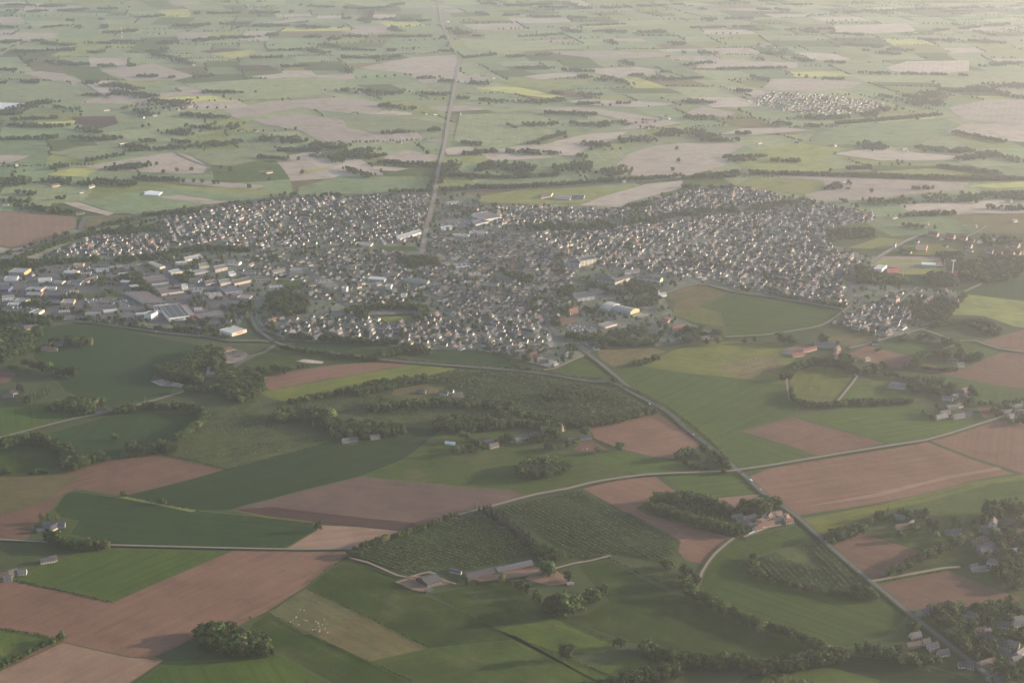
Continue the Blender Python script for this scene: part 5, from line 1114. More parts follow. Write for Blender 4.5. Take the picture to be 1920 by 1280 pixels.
# near: groves, single trees, hedgerows
wood([(362,1192),(400,1181),(440,1184),(488,1208),(512,1226),(480,1236),(430,1236),(380,1220)], (11, 16), .55)
tree(436,1178,8); tree(469,1160,4); tree(511,1228,8); tree(1062,1234,19,'broad',.95); tree(1164,1213,12,'broad',1.3); tree(1150,1212,9,'broad',1.2)
band([(2,1254),(60,1225),(118,1199)], 0, (6, 9), .7); tree(117,1199,10)
band([(85,1014),(130,1026),(202,1028)], 14, (9, 14), .6); tree(110,1018,15); tree(95,1015,13)
for x, y in ((78,978),(91,978),(108,979)): tree(x, y, 15, 'poplar', 1.3)
for x, y, h in ((231,931,8),(236,932,6),(284,943,6),(298,944,8),(305,945,9),(312,945,7),(597,994,13),(335,950,4)): tree(x, y, h)
band([(674,1030),(746,1010),(800,992),(880,960)], 0, (7, 11), .75); wood([(650,1042),(672,1034),(680,1046),(660,1052)], (7, 10), .6)
band([(905,958),(930,972),(960,992),(1000,1028),(1030,1046)], 16, (11, 15), .6, 'conifer', 1.3); band([(1000,1030),(1050,1052)], 20, (7, 11), .6)
band([(880,960),(905,955)], 10, (9, 12), .6)
for x, y, h, s in ((1022,1076,17,1.15),(1036,1074,16,1.1),(1029,1080,15,1.1),(1066,1090,14,1),(942,1090,11,1),(955,1098,9,1),(974,1106,14,1.1),(990,1112,14,1),(1004,1124,12,1),(1014,1130,11,1),(1026,1136,12,1),
  (1036,1150,20,1.2),(1048,1152,22,1.2),(1062,1153,22,1.2),(1075,1150,21,1.2),(1042,1143,19,1.2),(1056,1142,20,1.2),(1070,1142,19,1.2),(1084,1142,16,1.1),(1094,1134,18,1.1),(1106,1132,19,1.1),(1116,1128,16,1.1),(1126,1120,16,1.1),(1132,1116,14,1),(1250,1068,15,1),(1258,1066,13,1),(1240,1062,9,1),(1280,1078,14,1),(1294,1092,19,1.15),(1286,1100,17,1.1),(1304,1098,15,1),(1296,1116,17,1.1),(1288,1122,13,1),(1302,1126,13,1),
  (1028,1062,8,1),(1010,1055,8,1),(1070,1048,7,1),(860,1092,6,1),(875,1096,6,1),(895,1096,5,1),(930,1096,7,1)): tree(x, y, h, 'broad', s)
band([(1304,1122),(1330,1134),(1354,1146),(1381,1160)], 12, (10, 14), .6); band([(1381,1160),(1405,1170),(1422,1180),(1440,1184),(1465,1190),(1490,1200),(1520,1212),(1545,1224),(1580,1232)], 6, (9, 13), .62)
band([(1380,1244),(1416,1260),(1469,1256),(1514,1247),(1558,1242),(1585,1236)], 12, (11, 16), .62)
band([(1200,1220),(1227,1230),(1256,1240),(1301,1246),(1330,1252),(1375,1246),(1420,1258)], 16, (9, 14), .6)
band([(1167,1280),(1191,1278),(1235,1272),(1265,1266)], 14, (10, 14), .6); band([(1085,1284),(1130,1286),(1170,1284)], 0, (6, 9), .8)
for x, y in ((1450,1280),(1458,1284),(1466,1281),(1481,1284),(1490,1286),(1499,1285),(1507,1288),(1525,1290),(1445,1290),(1475,1292)): tree(x, y, random.uniform(9, 12), 'pale', 1.0)
band([(1606,1222),(1632,1224),(1665,1236),(1701,1246),(1727,1256)], 12, (10, 14), .6); tree(1740,1262,6)
band([(1212,956),(1256,968),(1286,980),(1331,993),(1357,998),(1390,1003)], 10, (11, 15), .62); band([(1230,944),(1259,942),(1286,936),(1316,946),(1345,956),(1366,963)], 10, (12, 16), .62)
wood([(1240,950),(1300,944),(1370,968),(1340,985),(1280,970)], (4, 7), 1.1); tree(1215,950,12); tree(1222,945,12)
wood([(1385,958),(1410,950),(1440,945),(1458,955),(1462,965),(1440,966),(1415,968),(1390,968)], (13, 18), .55); tree(1450,944,11)
wood([(1360,962),(1385,958),(1400,966),(1375,972)], (9, 12), .6); band([(1330,985),(1395,1006)], 10, (9, 12), .65)
band([(1546,1018),(1573,1009),(1597,1003),(1612,997)], 16, (10, 14), .6)
for x, y, h in ((1644,975,14),(1652,972,12),(1664,963,13),(1689,969,13),(1698,970,12),(1733,973,14),(1722,976,13),(1710,978,12),(1687,1014,12),(1710,1000,14),(1718,997,13),(1755,1010,10),(1632,982,9),(1670,975,9)): tree(x, y, h)
band([(1665,1080),(1692,1074),(1707,1061),(1724,1053),(1748,1045),(1775,1030),(1793,1024),(1811,1014),(1820,1010)], 0, (12, 14), .62, 'broad', 1.0); band([(1660,1082),(1690,1076)], 10, (11, 13), .6)
for x, y, h in ((1855,965,20),(1848,968,17),(1885,967,20),(1893,966,18),(1875,970,15),(1905,968,15),(1915,965,16)): tree(x, y, h, 'broad', 1.05)
wood([(1740,985),(1800,978),(1850,975),(1920,975),(1920,1075),(1880,1095),(1850,1072),(1835,1050),(1825,1005),(1780,1008),(1750,1000)], (6, 13), .85, keep=.65)
wood([(1860,1010),(1925,1000),(1925,1110),(1890,1105)], (8, 14), .7, keep=.7)
band([(1400,1076),(1440,1086),(1514,1106),(1560,1112),(1600,1120),(1640,1126)], 8, (5, 8), .8); wood([(1595,1104),(1635,1108),(1645,1126),(1610,1124)], (8, 12), .65)
wood([(1402,1048),(1420,1044),(1420,1076),(1398,1072)], (6, 9), .75)
# bottom right village
wood([(1742,1150),(1760,1146),(1850,1146),(1925,1130),(1925,1290),(1870,1300),(1850,1262),(1800,1212),(1770,1190)], (6, 12), .75, keep=.52)
band([(1740,1148),(1800,1152),(1860,1150),(1905,1140)], 14, (9, 14), .7); wood([(1750,1156),(1770,1158),(1778,1180),(1758,1174)], (9, 13), .6); wood([(1775,1176),(1810,1168),(1812,1186),(1790,1184)], (11, 14), .6)
band([(1780,1188),(1800,1204),(1812,1218)], 10, (7, 11), .6); wood([(1810,1200),(1840,1194),(1850,1206),(1830,1212)], (9, 13), .6); wood([(1860,1196),(1920,1190),(1920,1215),(1870,1210)], (10, 14), .6)
wood([(1845,1268),(1925,1255),(1925,1300),(1870,1300)], (9, 13), .7); band([(1700,1178),(1718,1186),(1725,1196)], 6, (8, 12), .7); band([(1684,1222),(1700,1240),(1732,1248)], 8, (8, 12), .65)
tree(1714,1188,11,'pale',.9); tree(1792,1192,9,'pale',.8); tree(1828,1222,10,'conifer',1); wood([(1738,1236),(1760,1240),(1758,1250),(1740,1248)], (8, 11), .7)
# middle left
wood([(0,624),(30,622),(65,640),(70,657),(30,668),(0,672)], (13, 18), .58); band([(0,682),(30,668),(66,652)], 16, (12, 16), .6); wood([(62,622),(78,622),(80,634),(66,634)], (11, 14), .6); band([(0,602),(40,606),(100,612)], 18, (9, 13), .6)
for x, y, h in ((48,688,14),(55,690,15),(62,692,13),(70,692,17),(76,694,16),(84,698,17),(92,698,18),(98,700,15),(110,703,15),(117,704,17),(125,706,16),(133,706,16),(141,708,18),(20,695,10),(30,697,12)): tree(x, y, h, 'broad', 1.05)
wood([(118,644),(150,640),(180,648),(150,654)], (12, 15), .6); wood([(75,645),(110,640),(120,650),(95,655)], (7, 11), .8, keep=.6)
band([(58,756),(68,752),(80,746),(94,740)], 0, (19, 24), .3, 'poplar', 1.1); band([(46,758),(60,756)], 8, (10, 13), .6); 
for x, y in ((33,733),(37,731),(42,736)): tree(x, y, 17, 'conifer')
wood([(104,768),(120,758),(155,752),(195,760),(190,770),(165,782),(140,776)], (11, 15), .58); band([(85,772),(105,768)], 8, (6, 9), .7)
band([(215,776),(235,774),(252,766)], 14, (9, 13), .6); tree(250,762,18,'poplar'); tree(241,766,15,'poplar')
band([(265,768),(300,768),(350,768),(375,774),(388,784)], 10, (9, 13), .6); band([(388,784),(376,800),(352,816),(326,832)], 6, (10, 14), .62)
wood([(228,848),(240,842),(262,846),(250,852)], (13, 17), .6); band([(255,850),(275,852),(300,848)], 6, (16, 20), .34, 'poplar', 1.3); wood([(300,842),(325,836),(330,848),(308,852)], (12, 15), .6); tree(212,824,10); tree(218,826,9)
band([(0,842),(35,830),(75,828),(100,838),(120,848),(133,866),(150,872),(180,866),(197,862)], 16, (10, 15), .58); band([(120,870),(132,886),(150,878)], 12, (10, 14), .6); band([(205,862),(250,858),(290,852)], 0, (5, 8), .8)
band([(0,890),(20,890)], 6, (8, 11), .6); band([(54,890),(90,888)], 4, (6, 8), .6); tree(140,862,14); tree(165,868,13)
wood([(295,700),(312,696),(345,688),(372,664),(392,664),(386,690),(340,702),(372,712),(382,722),(340,718),(312,716)], (13, 17), .55); band([(375,668),(392,660)], 14, (13, 17), .6); wood([(396,665),(420,665),(420,700),(398,704)], (13, 17), .6)
wood([(405,716),(440,696),(480,704),(500,722),(490,742),(460,757),(430,754)], (10, 15), .65, keep=.8); band([(385,735),(420,732),(455,755)], 12, (9, 13), .6); band([(340,738),(385,735)], 8, (8, 12), .7)
for x, y, h in ((486,702,14),(492,703,15),(499,703,12),(512,698,14),(519,700,15),(527,700,14),(534,701,14),(541,699,13),(560,692,8),(568,690,7),(576,689,7),(482,734,15),(490,732,14)): tree(x, y, h)
wood([(508,788),(530,778),(560,775),(585,778),(615,776),(630,786),(600,798),(560,790),(520,796)], (12, 17), .6); wood([(600,800),(640,796),(690,800),(755,806),(770,816),(710,822),(690,826),(650,832),(625,824)], (10, 15), .6, 'broad')
for i in range(34): q = random.uniform(0, 1); tree(590 + 100 * q + random.uniform(-6, 6), 793 + 16 * q + random.uniform(-8, 8), random.uniform(11, 16), 'pale', .75)
band([(540,758),(605,746),(660,734),(705,722),(795,710)], 8, (6, 10), .65); band([(660,742),(700,735),(760,722),(800,716)], 20, (8, 12), .7)
band([(690,772),(730,766),(780,762),(830,760),(890,763),(905,770),(960,782)], 24, (9, 13), .6); band([(960,776),(1000,788),(1090,800),(1150,792),(1224,774)], 16, (7, 11), .62); band([(905,760),(960,762)], 14, (7, 11), .7)
wood([(815,794),(850,788),(905,788),(960,790),(960,804),(892,812),(840,812),(815,806)], (10, 14), .6); band([(960,795),(1000,800),(1050,806)], 14, (9, 12), .65)
wood([(1015,745),(1040,738),(1075,742),(1075,752),(1045,756),(1020,752)], (8, 12), .6)
for x, y, h, s in ((868,825,14,1),(878,828,15,1.1),(888,838,13,1),(855,854,14,1),(868,850,15,1),(882,848,14,1),(896,840,14,1),(905,846,10,1),(940,828,10,1),(950,826,12,1),(958,828,11,1),(1020,818,15,1.1),(1030,820,16,1.1),(1040,822,15,1.1),(1020,828,14,1),(1010,832,10,1),(1025,842,11,1),(1034,846,12,1),(1048,842,11,1),(1066,840,12,1),(1078,838,13,1.1),(1097,820,16,1.1),(1103,822,13,1),(1162,844,13,1.05),(1120,850,10,1),(1097,854,3,1),(932,834,9,1),(990,830,8,1),(1004,828,9,1),(1152,716,9,1)): tree(x, y, h, 'broad', s)
wood([(968,886),(990,876),(1025,868),(1060,876),(1066,890),(1030,896),(1000,902),(975,898)], (11, 16), .56)
for x, y, h in ((1268,862,13),(1276,860,15),(1284,858,14),(1292,854,14),(1300,856,13),(1320,850,14),(1330,854,14),(1340,858,13),(1312,862,8),(1326,868,7),(1342,872,8),(1352,866,11)): tree(x, y, h)
band([(1282,870),(1310,880),(1340,886),(1362,888)], 6, (5, 8), .6); band([(1345,850),(1360,870),(1366,886)], 6, (8, 11), .6)
# hedged bypass, main road
band([(525,655),(592,663),(655,671),(712,677)], 6, (5, 9), .8); band([(545,634),(600,638),(705,646),(780,644)], 12, (8, 12), .65); band([(715,672),(740,664),(775,655)], 16, (7, 11), .7); band([(780,660),(810,664)], 10, (7,11), .7)
band([(960,688),(1010,700)], 4, (5, 8), .7); tree(1140,712,10); tree(1150,718,11); wood([(1190,684),(1212,677),(1232,670),(1236,676),(1200,688)], (5, 9), .8)
band([(1125,645),(1160,648),(1185,648),(1222,646)], 14, (8, 13), .65)
for x, y, h in ((1130,648,14),(1140,646,13),(1292,644,12),(1300,642,10),(1325,646,12),(1345,646,16),(1414,642,10),(1396,643,9),(1460,640,18),(1467,642,16),(1476,644,12),(1480,646,17),(1488,647,15),(1541,644,18),(1548,645,15),(1570,648,9),(1445,650,3)): tree(x, y, h)
band([(1305,630),(1335,632),(1352,628)], 10, (9, 13), .6); band([(1270,618),(1300,622),(1310,640)], 10, (7, 11), .7); band([(1150,632),(1185,628),(1215,624)], 8, (6, 9), .8); band([(1100,640),(1130,634)], 14, (8, 12), .7)
band([(1472,716),(1477,704),(1497,691),(1527,683),(1556,684),(1584,690),(1604,700)], 12, (9, 13), .5); band([(1572,688),(1600,692),(1625,697),(1655,704)], 30, (12, 17), .6); wood([(1568,676),(1590,672),(1598,690),(1580,694)], (14, 18), .55); band([(1655,704),(1677,708),(1715,718)], 6, (5, 9), .65)
band([(1474,704),(1478,730),(1488,754)], 6, (7, 10), .42); band([(1484,752),(1502,761),(1540,764),(1580,762),(1602,758)], 6, (7, 10), .42); band([(1600,758),(1650,758),(1710,756)], 8, (7, 10), .55)
wood([(1698,728),(1705,718),(1740,716),(1772,722),(1768,738),(1735,738),(1712,736)], (11, 15), .58); wood([(1745,728),(1800,726),(1835,738),(1830,760),(1810,766),(1790,750),(1760,748)], (7, 12), .9, keep=.7); wood([(1750,758),(1780,756),(1800,770),(1770,790),(1755,782)], (5, 9), 1.2, keep=.6)
tree(1822,740,16); tree(1826,746,14); tree(1697,694,12); tree(1738,638,14,'broad',1.1); tree(1746,640,13); band([(1720,638),(1732,636)], 8, (8, 11), .6); band([(1728,776),(1745,784),(1760,790)], 8, (5, 8), .7)
band([(1710,693),(1722,680),(1730,670),(1745,666),(1780,670)], 12, (9, 13), .6); band([(1790,672),(1815,676),(1836,676)], 12, (9, 13), .6); band([(1715,690),(1760,696),(1795,696)], 4, (5, 8), .6); tree(1835,676,16); tree(1800,668,15)
wood([(1855,770),(1925,765),(1925,800),(1895,798),(1870,785)], (7, 12), .9, keep=.55); band([(1830,760),(1870,760),(1920,752)], 4, (5, 8), 1)
wood([(1760,640),(1795,640),(1796,655),(1770,655)], (7, 12), .8); band([(1750,615),(1800,606),(1840,606),(1872,622),(1866,630),(1820,612)], 12, (7, 11), .65)
band([(1700,632),(1690,640)], 6, (6,9), .7); band([(1640,660),(1655,656)], 4, (6, 9), .8)
for x, y, h in ((1865,945,6),(1880,942,6),(1893,940,6),(1905,938,6)): tree(x, y, h)
# town greenery
wood([(505,552),(550,556),(575,565),(580,590),(540,596),(520,585),(500,570)], (10, 15), .6); band([(650,590),(665,584),(700,580),(740,578),(785,580),(800,592),(790,606)], 22, (11, 15), .6); wood([(650,588),(690,584),(692,606),(665,606)], (9, 13), .65); wood([(784,584),(805,586),(806,608),(788,610)], (9, 13), .65)
wood([(740,488),(800,486),(830,490),(825,505),(770,504)], (11, 15), .65); wood([(930,505),(1000,520),(1012,534),(960,530)], (9, 13), .65, keep=.7); wood([(1020,470),(1060,480),(1050,495),(1025,490)], (8, 12), .75, keep=.7)
band([(975,432),(1050,428),(1135,425),(1210,414),(1310,402)], 46, (9, 13), .62); band([(1310,400),(1380,394),(1440,387),(1520,381)], 30, (9, 13), .62); wood([(1175,388),(1222,381),(1223,388),(1180,392)], (9, 12), .6)
wood([(975,560),(1060,565),(1075,585),(1040,592),(1000,585)], (9, 14), .75, keep=.8); wood([(1020,548),(1070,540),(1090,556),(1050,566)], (10, 14), .65); band([(1095,536),(1130,545),(1175,556)], 14, (10, 14), .6); wood([(1170,535),(1230,538),(1240,548),(1190,556)], (9, 13), .7)
band([(1180,545),(1220,556),(1250,552)], 12, (7, 11), .7); wood([(1155,562),(1230,560),(1240,572),(1180,578)], (6, 11), .9, keep=.7); band([(1050,640),(1075,630),(1090,640)], 10, (7,11), .7); wood([(1030,598),(1045,592),(1050,612),(1036,612)], (7, 10), .7)
band([(0,494),(130,494),(240,489),(310,484)], 30, (9, 14), .6); band([(320,475),(400,468),(470,472)], 22, (9, 13), .62); band([(175,438),(240,436),(305,430)], 40, (9, 13), .62); band([(240,440),(300,432)], 30, (8, 12), .7)
wood([(225,520),(262,515),(275,535),(245,540)], (8, 12), .7); wood([(262,540),(280,538),(300,560),(290,566)], (8, 11), .65); wood([(335,520),(360,516),(366,530),(340,534)], (9, 12), .65); band([(0,560),(40,566),(60,575)], 10, (6, 9), .8)
band([(330,616),(380,622),(405,622)], 8, (6, 9), .8); band([(140,600),(250,612),(330,622),(380,628),(430,636)], 0, (5, 8), 1.1); wood([(450,575),(475,570),(478,600),(460,600)], (8, 12), .75); band([(0,590),(60,596),(120,600)], 12, (7, 11), .7)
wood([(1550,432),(1640,430),(1640,445),(1560,452)], (6, 9), .85, 'broad'); wood([(1570,515),(1620,512),(1660,522),(1700,530),(1680,536),(1600,532)], (9, 14), .65); wood([(1595,500),(1612,498),(1650,520),(1625,524)], (8, 12), .7)
wood([(1735,515),(1790,520),(1800,540),(1760,538),(1730,530)], (9, 13), .65, keep=.8); wood([(1795,500),(1830,492),(1870,485),(1930,490),(1930,512),(1880,530),(1840,530),(1805,525)], (11, 16), .62); wood([(1750,478),(1800,476),(1812,490),(1770,494)], (8, 12), .75, keep=.7); wood([(1830,444),(1900,448),(1925,455),(1860,462)], (8, 12), .8, keep=.7)
for x, y in ((1652,531),(1659,531),(1667,531),(1676,532),(1684,533),(1692,532),(1701,533),(1708,531)): tree(x, y, 11, 'conifer', 1.1)
wood([(1700,565),(1780,560),(1800,580),(1770,605),(1730,608),(1705,590)], (8, 13), .8, keep=.6); band([(1440,552),(1500,562),(1585,578)], 14, (6, 10), .8); band([(1560,604),(1600,618),(1650,634)], 2, (4, 6), 1.2); band([(1660,585),(1700,570)], 10, (7, 11), .7)
band([(1810,555),(1800,568),(1780,590),(1775,600)], 8, (7, 11), .7)
TP = wpoly(TOWN); xs = [q[0] for q in TP]; ys = [q[1] for q in TP]
for _ in range(17000):
    x, y = random.uniform(min(xs), max(xs)), random.uniform(min(ys), max(ys))
    if not inside(x, y, TP) or is_open(x, y) or house_near(x, y, 1.2) or in_built(x, y, 4) or near_road(x, y, 2): continue
    den = .5 + .5 * math.sin(x * .017 + 1.3 * math.sin(y * .011)) * math.cos(y * .021 + math.sin(x * .009))
    if random.random() > .26 + .74 * den * den: continue
    put(x, y, random.triangular(4, 12, 6) + 3 * den * random.random(), 'broad', random.uniform(.9, 1.2))
# the plain beyond
for pts, th in (
 ([(0,82),(60,78),(140,88)],60),([(0,97),(60,98),(140,95)],50),([(50,117),(100,118),(200,127),(255,124)],50),([(0,131),(30,134)],50),([(0,158),(74,155)],70),([(165,155),(215,162),(275,171)],60),([(255,145),(329,147)],50),([(363,147),(403,144)],30),([(198,181),(235,175),(302,191),(353,202)],60),([(375,175),(457,175)],30),
 ([(145,178),(188,181)],30),([(0,215),(50,200),(90,190)],60),([(105,202),(148,208)],25),([(0,228),(110,222)],25),([(230,205),(290,218)],40),([(340,218),(440,222)],40),([(335,255),(385,240),(445,242)],110),([(0,237),(118,238),(190,250)],40),([(0,262),(108,260),(240,262)],30),([(230,275),(290,285)],35),([(258,265),(320,267),(360,268)],25),([(363,275),(437,268),(504,262),(588,265),(611,282)],60),
 ([(611,290),(640,307)],25),([(484,296),(538,302)],15),([(520,284),(605,283)],20),([(158,304),(235,292)],25),([(94,319),(128,313)],20),([(190,325),(235,313),(265,318)],70),([(250,336),(336,340)],22),([(0,340),(67,343),(134,340),(250,350)],60),([(13,363),(67,366)],40),([(74,373),(124,373)],40),([(27,388),(60,392),(141,400)],30),([(262,405),(336,402),(470,382),(640,368)],18),([(0,480),(100,452),(175,432),(250,412)],24),([(30,490),(100,462),(180,438)],18),
 ([(363,27),(551,24)],60),([(50,24),(220,17)],60),([(312,50),(437,47),(640,54)],70),([(188,64),(270,57)],60),([(296,84),(410,74),(524,67)],60),([(208,80),(269,79)],30),([(470,111),(554,107)],40),([(275,97),(370,124)],40),([(531,128),(578,124)],30),([(571,71),(640,74)],60),([(554,94),(618,101)],40),([(165,101),(215,97)],30),([(0,10),(120,14)],50),([(250,35),(320,30)],40),([(150,48),(60,55),(0,52)],30),([(560,12),(700,18),(760,8)],50),([(600,85),(640,90)],40),
 ([(640,37),(810,40)],70),([(640,70),(780,70),(838,72)],40),([(838,55),(895,70)],60),([(640,94),(741,97)],35),([(640,110),(750,108)],50),([(821,97),(852,97)],30),([(868,110),(930,104)],22),([(949,108),(1036,104)],35),([(956,131),(1000,128),(1114,136)],35),([(1087,144),(1134,154)],40),([(1177,143),(1280,151)],60),([(821,154),(919,158)],40),([(640,171),(740,176),(842,178)],50),([(855,186),(976,193),(1053,191)],25),([(1000,192),(1060,190)],70),([(1036,175),(1127,181)],40),([(1077,198),(1144,195),(1184,195)],25),([(710,200),(781,205)],50),
 ([(1020,213),(1120,217)],22),([(962,240),(1043,232),(1144,235)],55),([(690,252),(758,249),(825,245)],25),([(842,269),(905,272)],45),([(993,272),(1060,252)],16),([(1097,275),(1178,265),(1280,249)],60),([(647,299),(680,282),(707,296)],80),([(640,316),(700,333)],25),([(707,306),(825,312)],22),([(865,292),(932,286),(1060,289),(1104,299)],35),([(828,312),(942,316),(1110,319),(1164,329)],110),([(828,330),(950,335),(1050,330)],20),([(875,354),(976,353),(1164,340),(1280,333)],22),([(730,362),(808,361)],22),([(828,359),(875,358)],22),([(700,20),(690,45)],20),
 ([(900,8),(1100,18),(1280,10)],60),([(940,30),(1100,35)],50),([(1060,60),(1250,62)],60),([(1240,80),(1280,85)],50),
 ([(1280,54),(1414,52)],40),([(1320,37),(1414,37)],40),([(1418,19),(1482,20)],30),([(1280,101),(1347,101)],30),([(1425,102),(1471,101)],30),([(1482,111),(1582,121)],55),([(1280,124),(1354,118)],35),([(1344,131),(1475,129)],22),([(1582,84),(1710,97)],60),([(1609,138),(1817,143)],25),([(1280,150),(1317,148)],20),([(1542,149),(1582,151)],20),([(1280,191),(1357,198)],45),([(1374,171),(1428,173)],30),([(1495,222),(1616,220),(1673,204)],50),([(1680,188),(1834,168),(1920,161)],100),([(1700,200),(1760,192)],80),([(1451,232),(1542,239)],35),([(1566,234),(1764,217)],22),([(1280,222),(1374,223)],25),
 ([(1280,242),(1340,259)],55),([(1314,265),(1407,265)],30),([(1377,252),(1411,252)],15),([(1606,272),(1690,282)],70),([(1710,279),(1834,286)],45),([(1784,249),(1885,269)],18),([(1790,302),(1858,289),(1918,306)],40),([(1754,314),(1878,328)],18),([(1354,297),(1438,295)],15),([(1367,303),(1498,303)],30),([(1404,326),(1582,331),(1750,335),(1920,338)],22),([(1280,337),(1391,324)],22),([(1589,319),(1636,316)],22),([(1330,336),(1391,333)],25),([(1280,354),(1381,354)],25),([(1592,385),(1700,375),(1851,372),(1920,368)],60),([(1551,352),(1580,358)],60),([(1710,356),(1750,355)],10),([(1838,368),(1920,364)],20),([(1850,390),(1925,395)],30),([(1700,405),(1790,402)],20),([(1690,425),(1780,436)],25),
 ([(1860,15),(1700,20),(1560,26)],50),([(1500,60),(1620,68)],40),([(1720,75),(1900,82)],50),([(1830,125),(1920,120)],50),([(1620,95),(1680,105)],40),([(1750,60),(1900,45)],40)):
    band(pts, th, (8, 14), .72)
for x, y in ((306,326),(332,323),(359,321),(344,343),(363,343),(380,344),(401,346),(410,346),(467,354),(415,318),(433,322),(566,327),(1047,252),(1060,260),(1094,270),(1272,304),(1262,322),(1148,233),(801,290),(1475,142),(1498,144),(1512,147),(1528,149),(1542,152),(1634,362),(1269,282),(880,336),(1720,226),(268,240),(280,238),(420,184),(530,190),(480,176),(815,318),(1180,330),(540,300),(560,302),(505,340)): tree(x, y, 14, 'broad', 1.1)
band([(836,318),(826,345),(812,362)], 0, (12, 16), .7); band([(818,316),(812,340),(800,362)], 0, (12, 16), .8)
def in_far_field(x, y): return any(inside(x, y, P) for P in FARPOLY)
for a, b in EDGES:                                    # hedges grow on the parcel edges
    L = (b - a).length; mode = random.choices([0, 1, 2, 3], [.5, .26, .18, .06])[0]
    if not mode: continue
    t = 0; on = True; ph = random.uniform(0, 6)
    while t < L:
        gap = {1: 26, 2: 9, 3: 7}[mode] * random.uniform(.6, 1.5); t += gap
        if math.sin(t * .013 + ph) + .5 * math.sin(t * .041 + 2 * ph) < (-.1 if mode == 3 else -.25): continue
        for k in range(1 if mode < 3 else random.randint(1, 4)):
            q = a.lerp(b, min(1, t / L)); p = warp(q.x, q.y); x, y = p.x + random.gauss(0, 2.5 if mode < 3 else 11), p.y + random.gauss(0, 2.5 if mode < 3 else 11)
            u, v = px_of(x, y)
            if v > 372 and 60 < u < 1660 or v > 440 or in_far_field(x, y) or near_road(x, y, 3): continue
            put(x, y, random.uniform(4, 9) if mode == 2 else random.uniform(7, 13), 'broad', random.uniform(.9, 1.2))
for x, y in HAMLET:
    for k in range(4):
        u, v = x + random.gauss(0, 22), y + random.gauss(0, 18)
        if not house_near(u, v, 1) and not near_road(u, v, 3): put(u, v, random.uniform(6, 12), 'broad', 1.1)
# orchards: rows of apple trees
APPLE = []
def orchard(pts, edge, row=6.5, sp=4.2, H=(3.0, 4.2), keep=.95, gaps=None):
    P = wpoly(pts); a, b = P[edge], P[(edge + 1) % len(P)]; L = math.hypot(b[0] - a[0], b[1] - a[1]); ux, uy = (b[0] - a[0]) / L, (b[1] - a[1]) / L
    xs = [((q[0] - a[0]) * ux + (q[1] - a[1]) * uy) for q in P]; ys = [(-(q[0] - a[0]) * uy + (q[1] - a[1]) * ux) for q in P]
    v = min(ys) + row / 2
    while v < max(ys):
        u = min(xs) + random.uniform(0, sp)
        rk = keep * random.uniform(.8, 1)
        while u < max(xs):
            x, y = a[0] + ux * u - uy * v, a[1] + uy * u + ux * v
            vig = .5 + .5 * math.sin(x * .031 + 2 * math.sin(y * .017)) * math.cos(y * .043 + x * .012)
            if random.random() < rk * (.72 + .4 * vig) and inside(x, y, P) and not in_built(x, y, 5): APPLE.append((x + random.uniform(-.4, .4), y + random.uniform(-.4, .4), random.uniform(*H) * (.78 + .4 * vig)))
            u += sp
        v += row
orchard([(676,1031),(746,1013),(880,962),(905,957),(950,990),(995,1033),(990,1045),(960,1052),(883,1067),(749,1076),(658,1045)], 9, 6.6, 2.4, (2.8, 3.7))
orchard([(934,954),(1090,919),(1167,960),(1273,1014),(1266,1034),(1240,1055),(1167,1036),(1105,1050),(1078,1040),(1030,1010),(985,983)], 1, 6.8, 2.4, (2.6, 3.6), .95)
orchard([(1531,1016),(1607,1090),(1634,1118),(1600,1113),(1514,1098),(1410,1071),(1406,1052),(1454,1036),(1480,1050),(1540,1070),(1545,1060),(1500,1024)], 0, 8.0, 2.6, (2.8, 3.8))
orchard([(805,711),(870,694),(1000,704),(1110,723),(1165,736),(1222,774),(1150,788),(1090,797),(1000,788),(960,775),(930,756),(880,738),(850,725)], 1, 10, 4.5, (3.5, 6.0), .9)
orchard([(548,757),(660,736),(735,724),(740,745),(700,758),(640,774)], 0, 6, 3.6, (1.8, 3.0), .8); orchard([(640,778),(705,765),(895,768),(895,788),(830,793),(750,790)], 1, 7, 4, (1.8, 3.2), .75)
orchard([(300,848),(400,778),(480,744),(500,770),(540,800),(612,828),(540,845),(425,876),(350,856)], 5, 6.5, 4, (1.6, 3.2), .75)
orchard([(1545,432),(1640,428),(1640,442),(1560,452)], 0, 8, 5, (4, 6), .8)
# ---- write the trees: the 300 that show largest are things of their own, the rest one mass
def dist(t): return math.hypot(math.hypot(t[0], t[1]), CAM_H)
def in_frame(x, y, pad=20):
    a, b = px_of(x, y); return -pad < a < 1920 + pad and -pad < b < 1280 + pad
NOUN = {'broad': 'tree', 'poplar': 'poplar', 'conifer': 'conifer', 'pale': 'tree', 'apple': 'apple tree'}
NAME = {'broad': 'broadleaf_tree', 'poplar': 'poplar_tree', 'conifer': 'conifer_tree', 'pale': 'young_tree', 'apple': 'apple_tree'}
GROUP = {'broad': "broadleaf trees of the nearer hedges and groves", 'poplar': "slim poplars", 'conifer': "dark conifers", 'pale': "pale yellowish young trees", 'apple': "apple trees standing in orchard rows"}
def put_tree(x, y, H, spread, kind, desc):
    o = link(NAME[kind], None); o.location = (x, y, 0); o.rotation_euler = (0, 0, random.uniform(0, 6.28)); o.scale = (H * spread * random.uniform(.85, 1.2), H * spread * random.uniform(.85, 1.2), H)
    link("crown", random.choice(CROWN[kind]), o); link("trunk", TRUNK[kind], o)
    tag(o, None, NOUN[kind] if kind != 'pale' else 'tree', GROUP[kind]); NEED.append((o, desc, NOUN[kind])); return o
rest = {k: [] for k in CROWN}
SIZE = lambda H: "big" if H > 15 else "tall" if H > 12 else "middling" if H > 9 else "small"
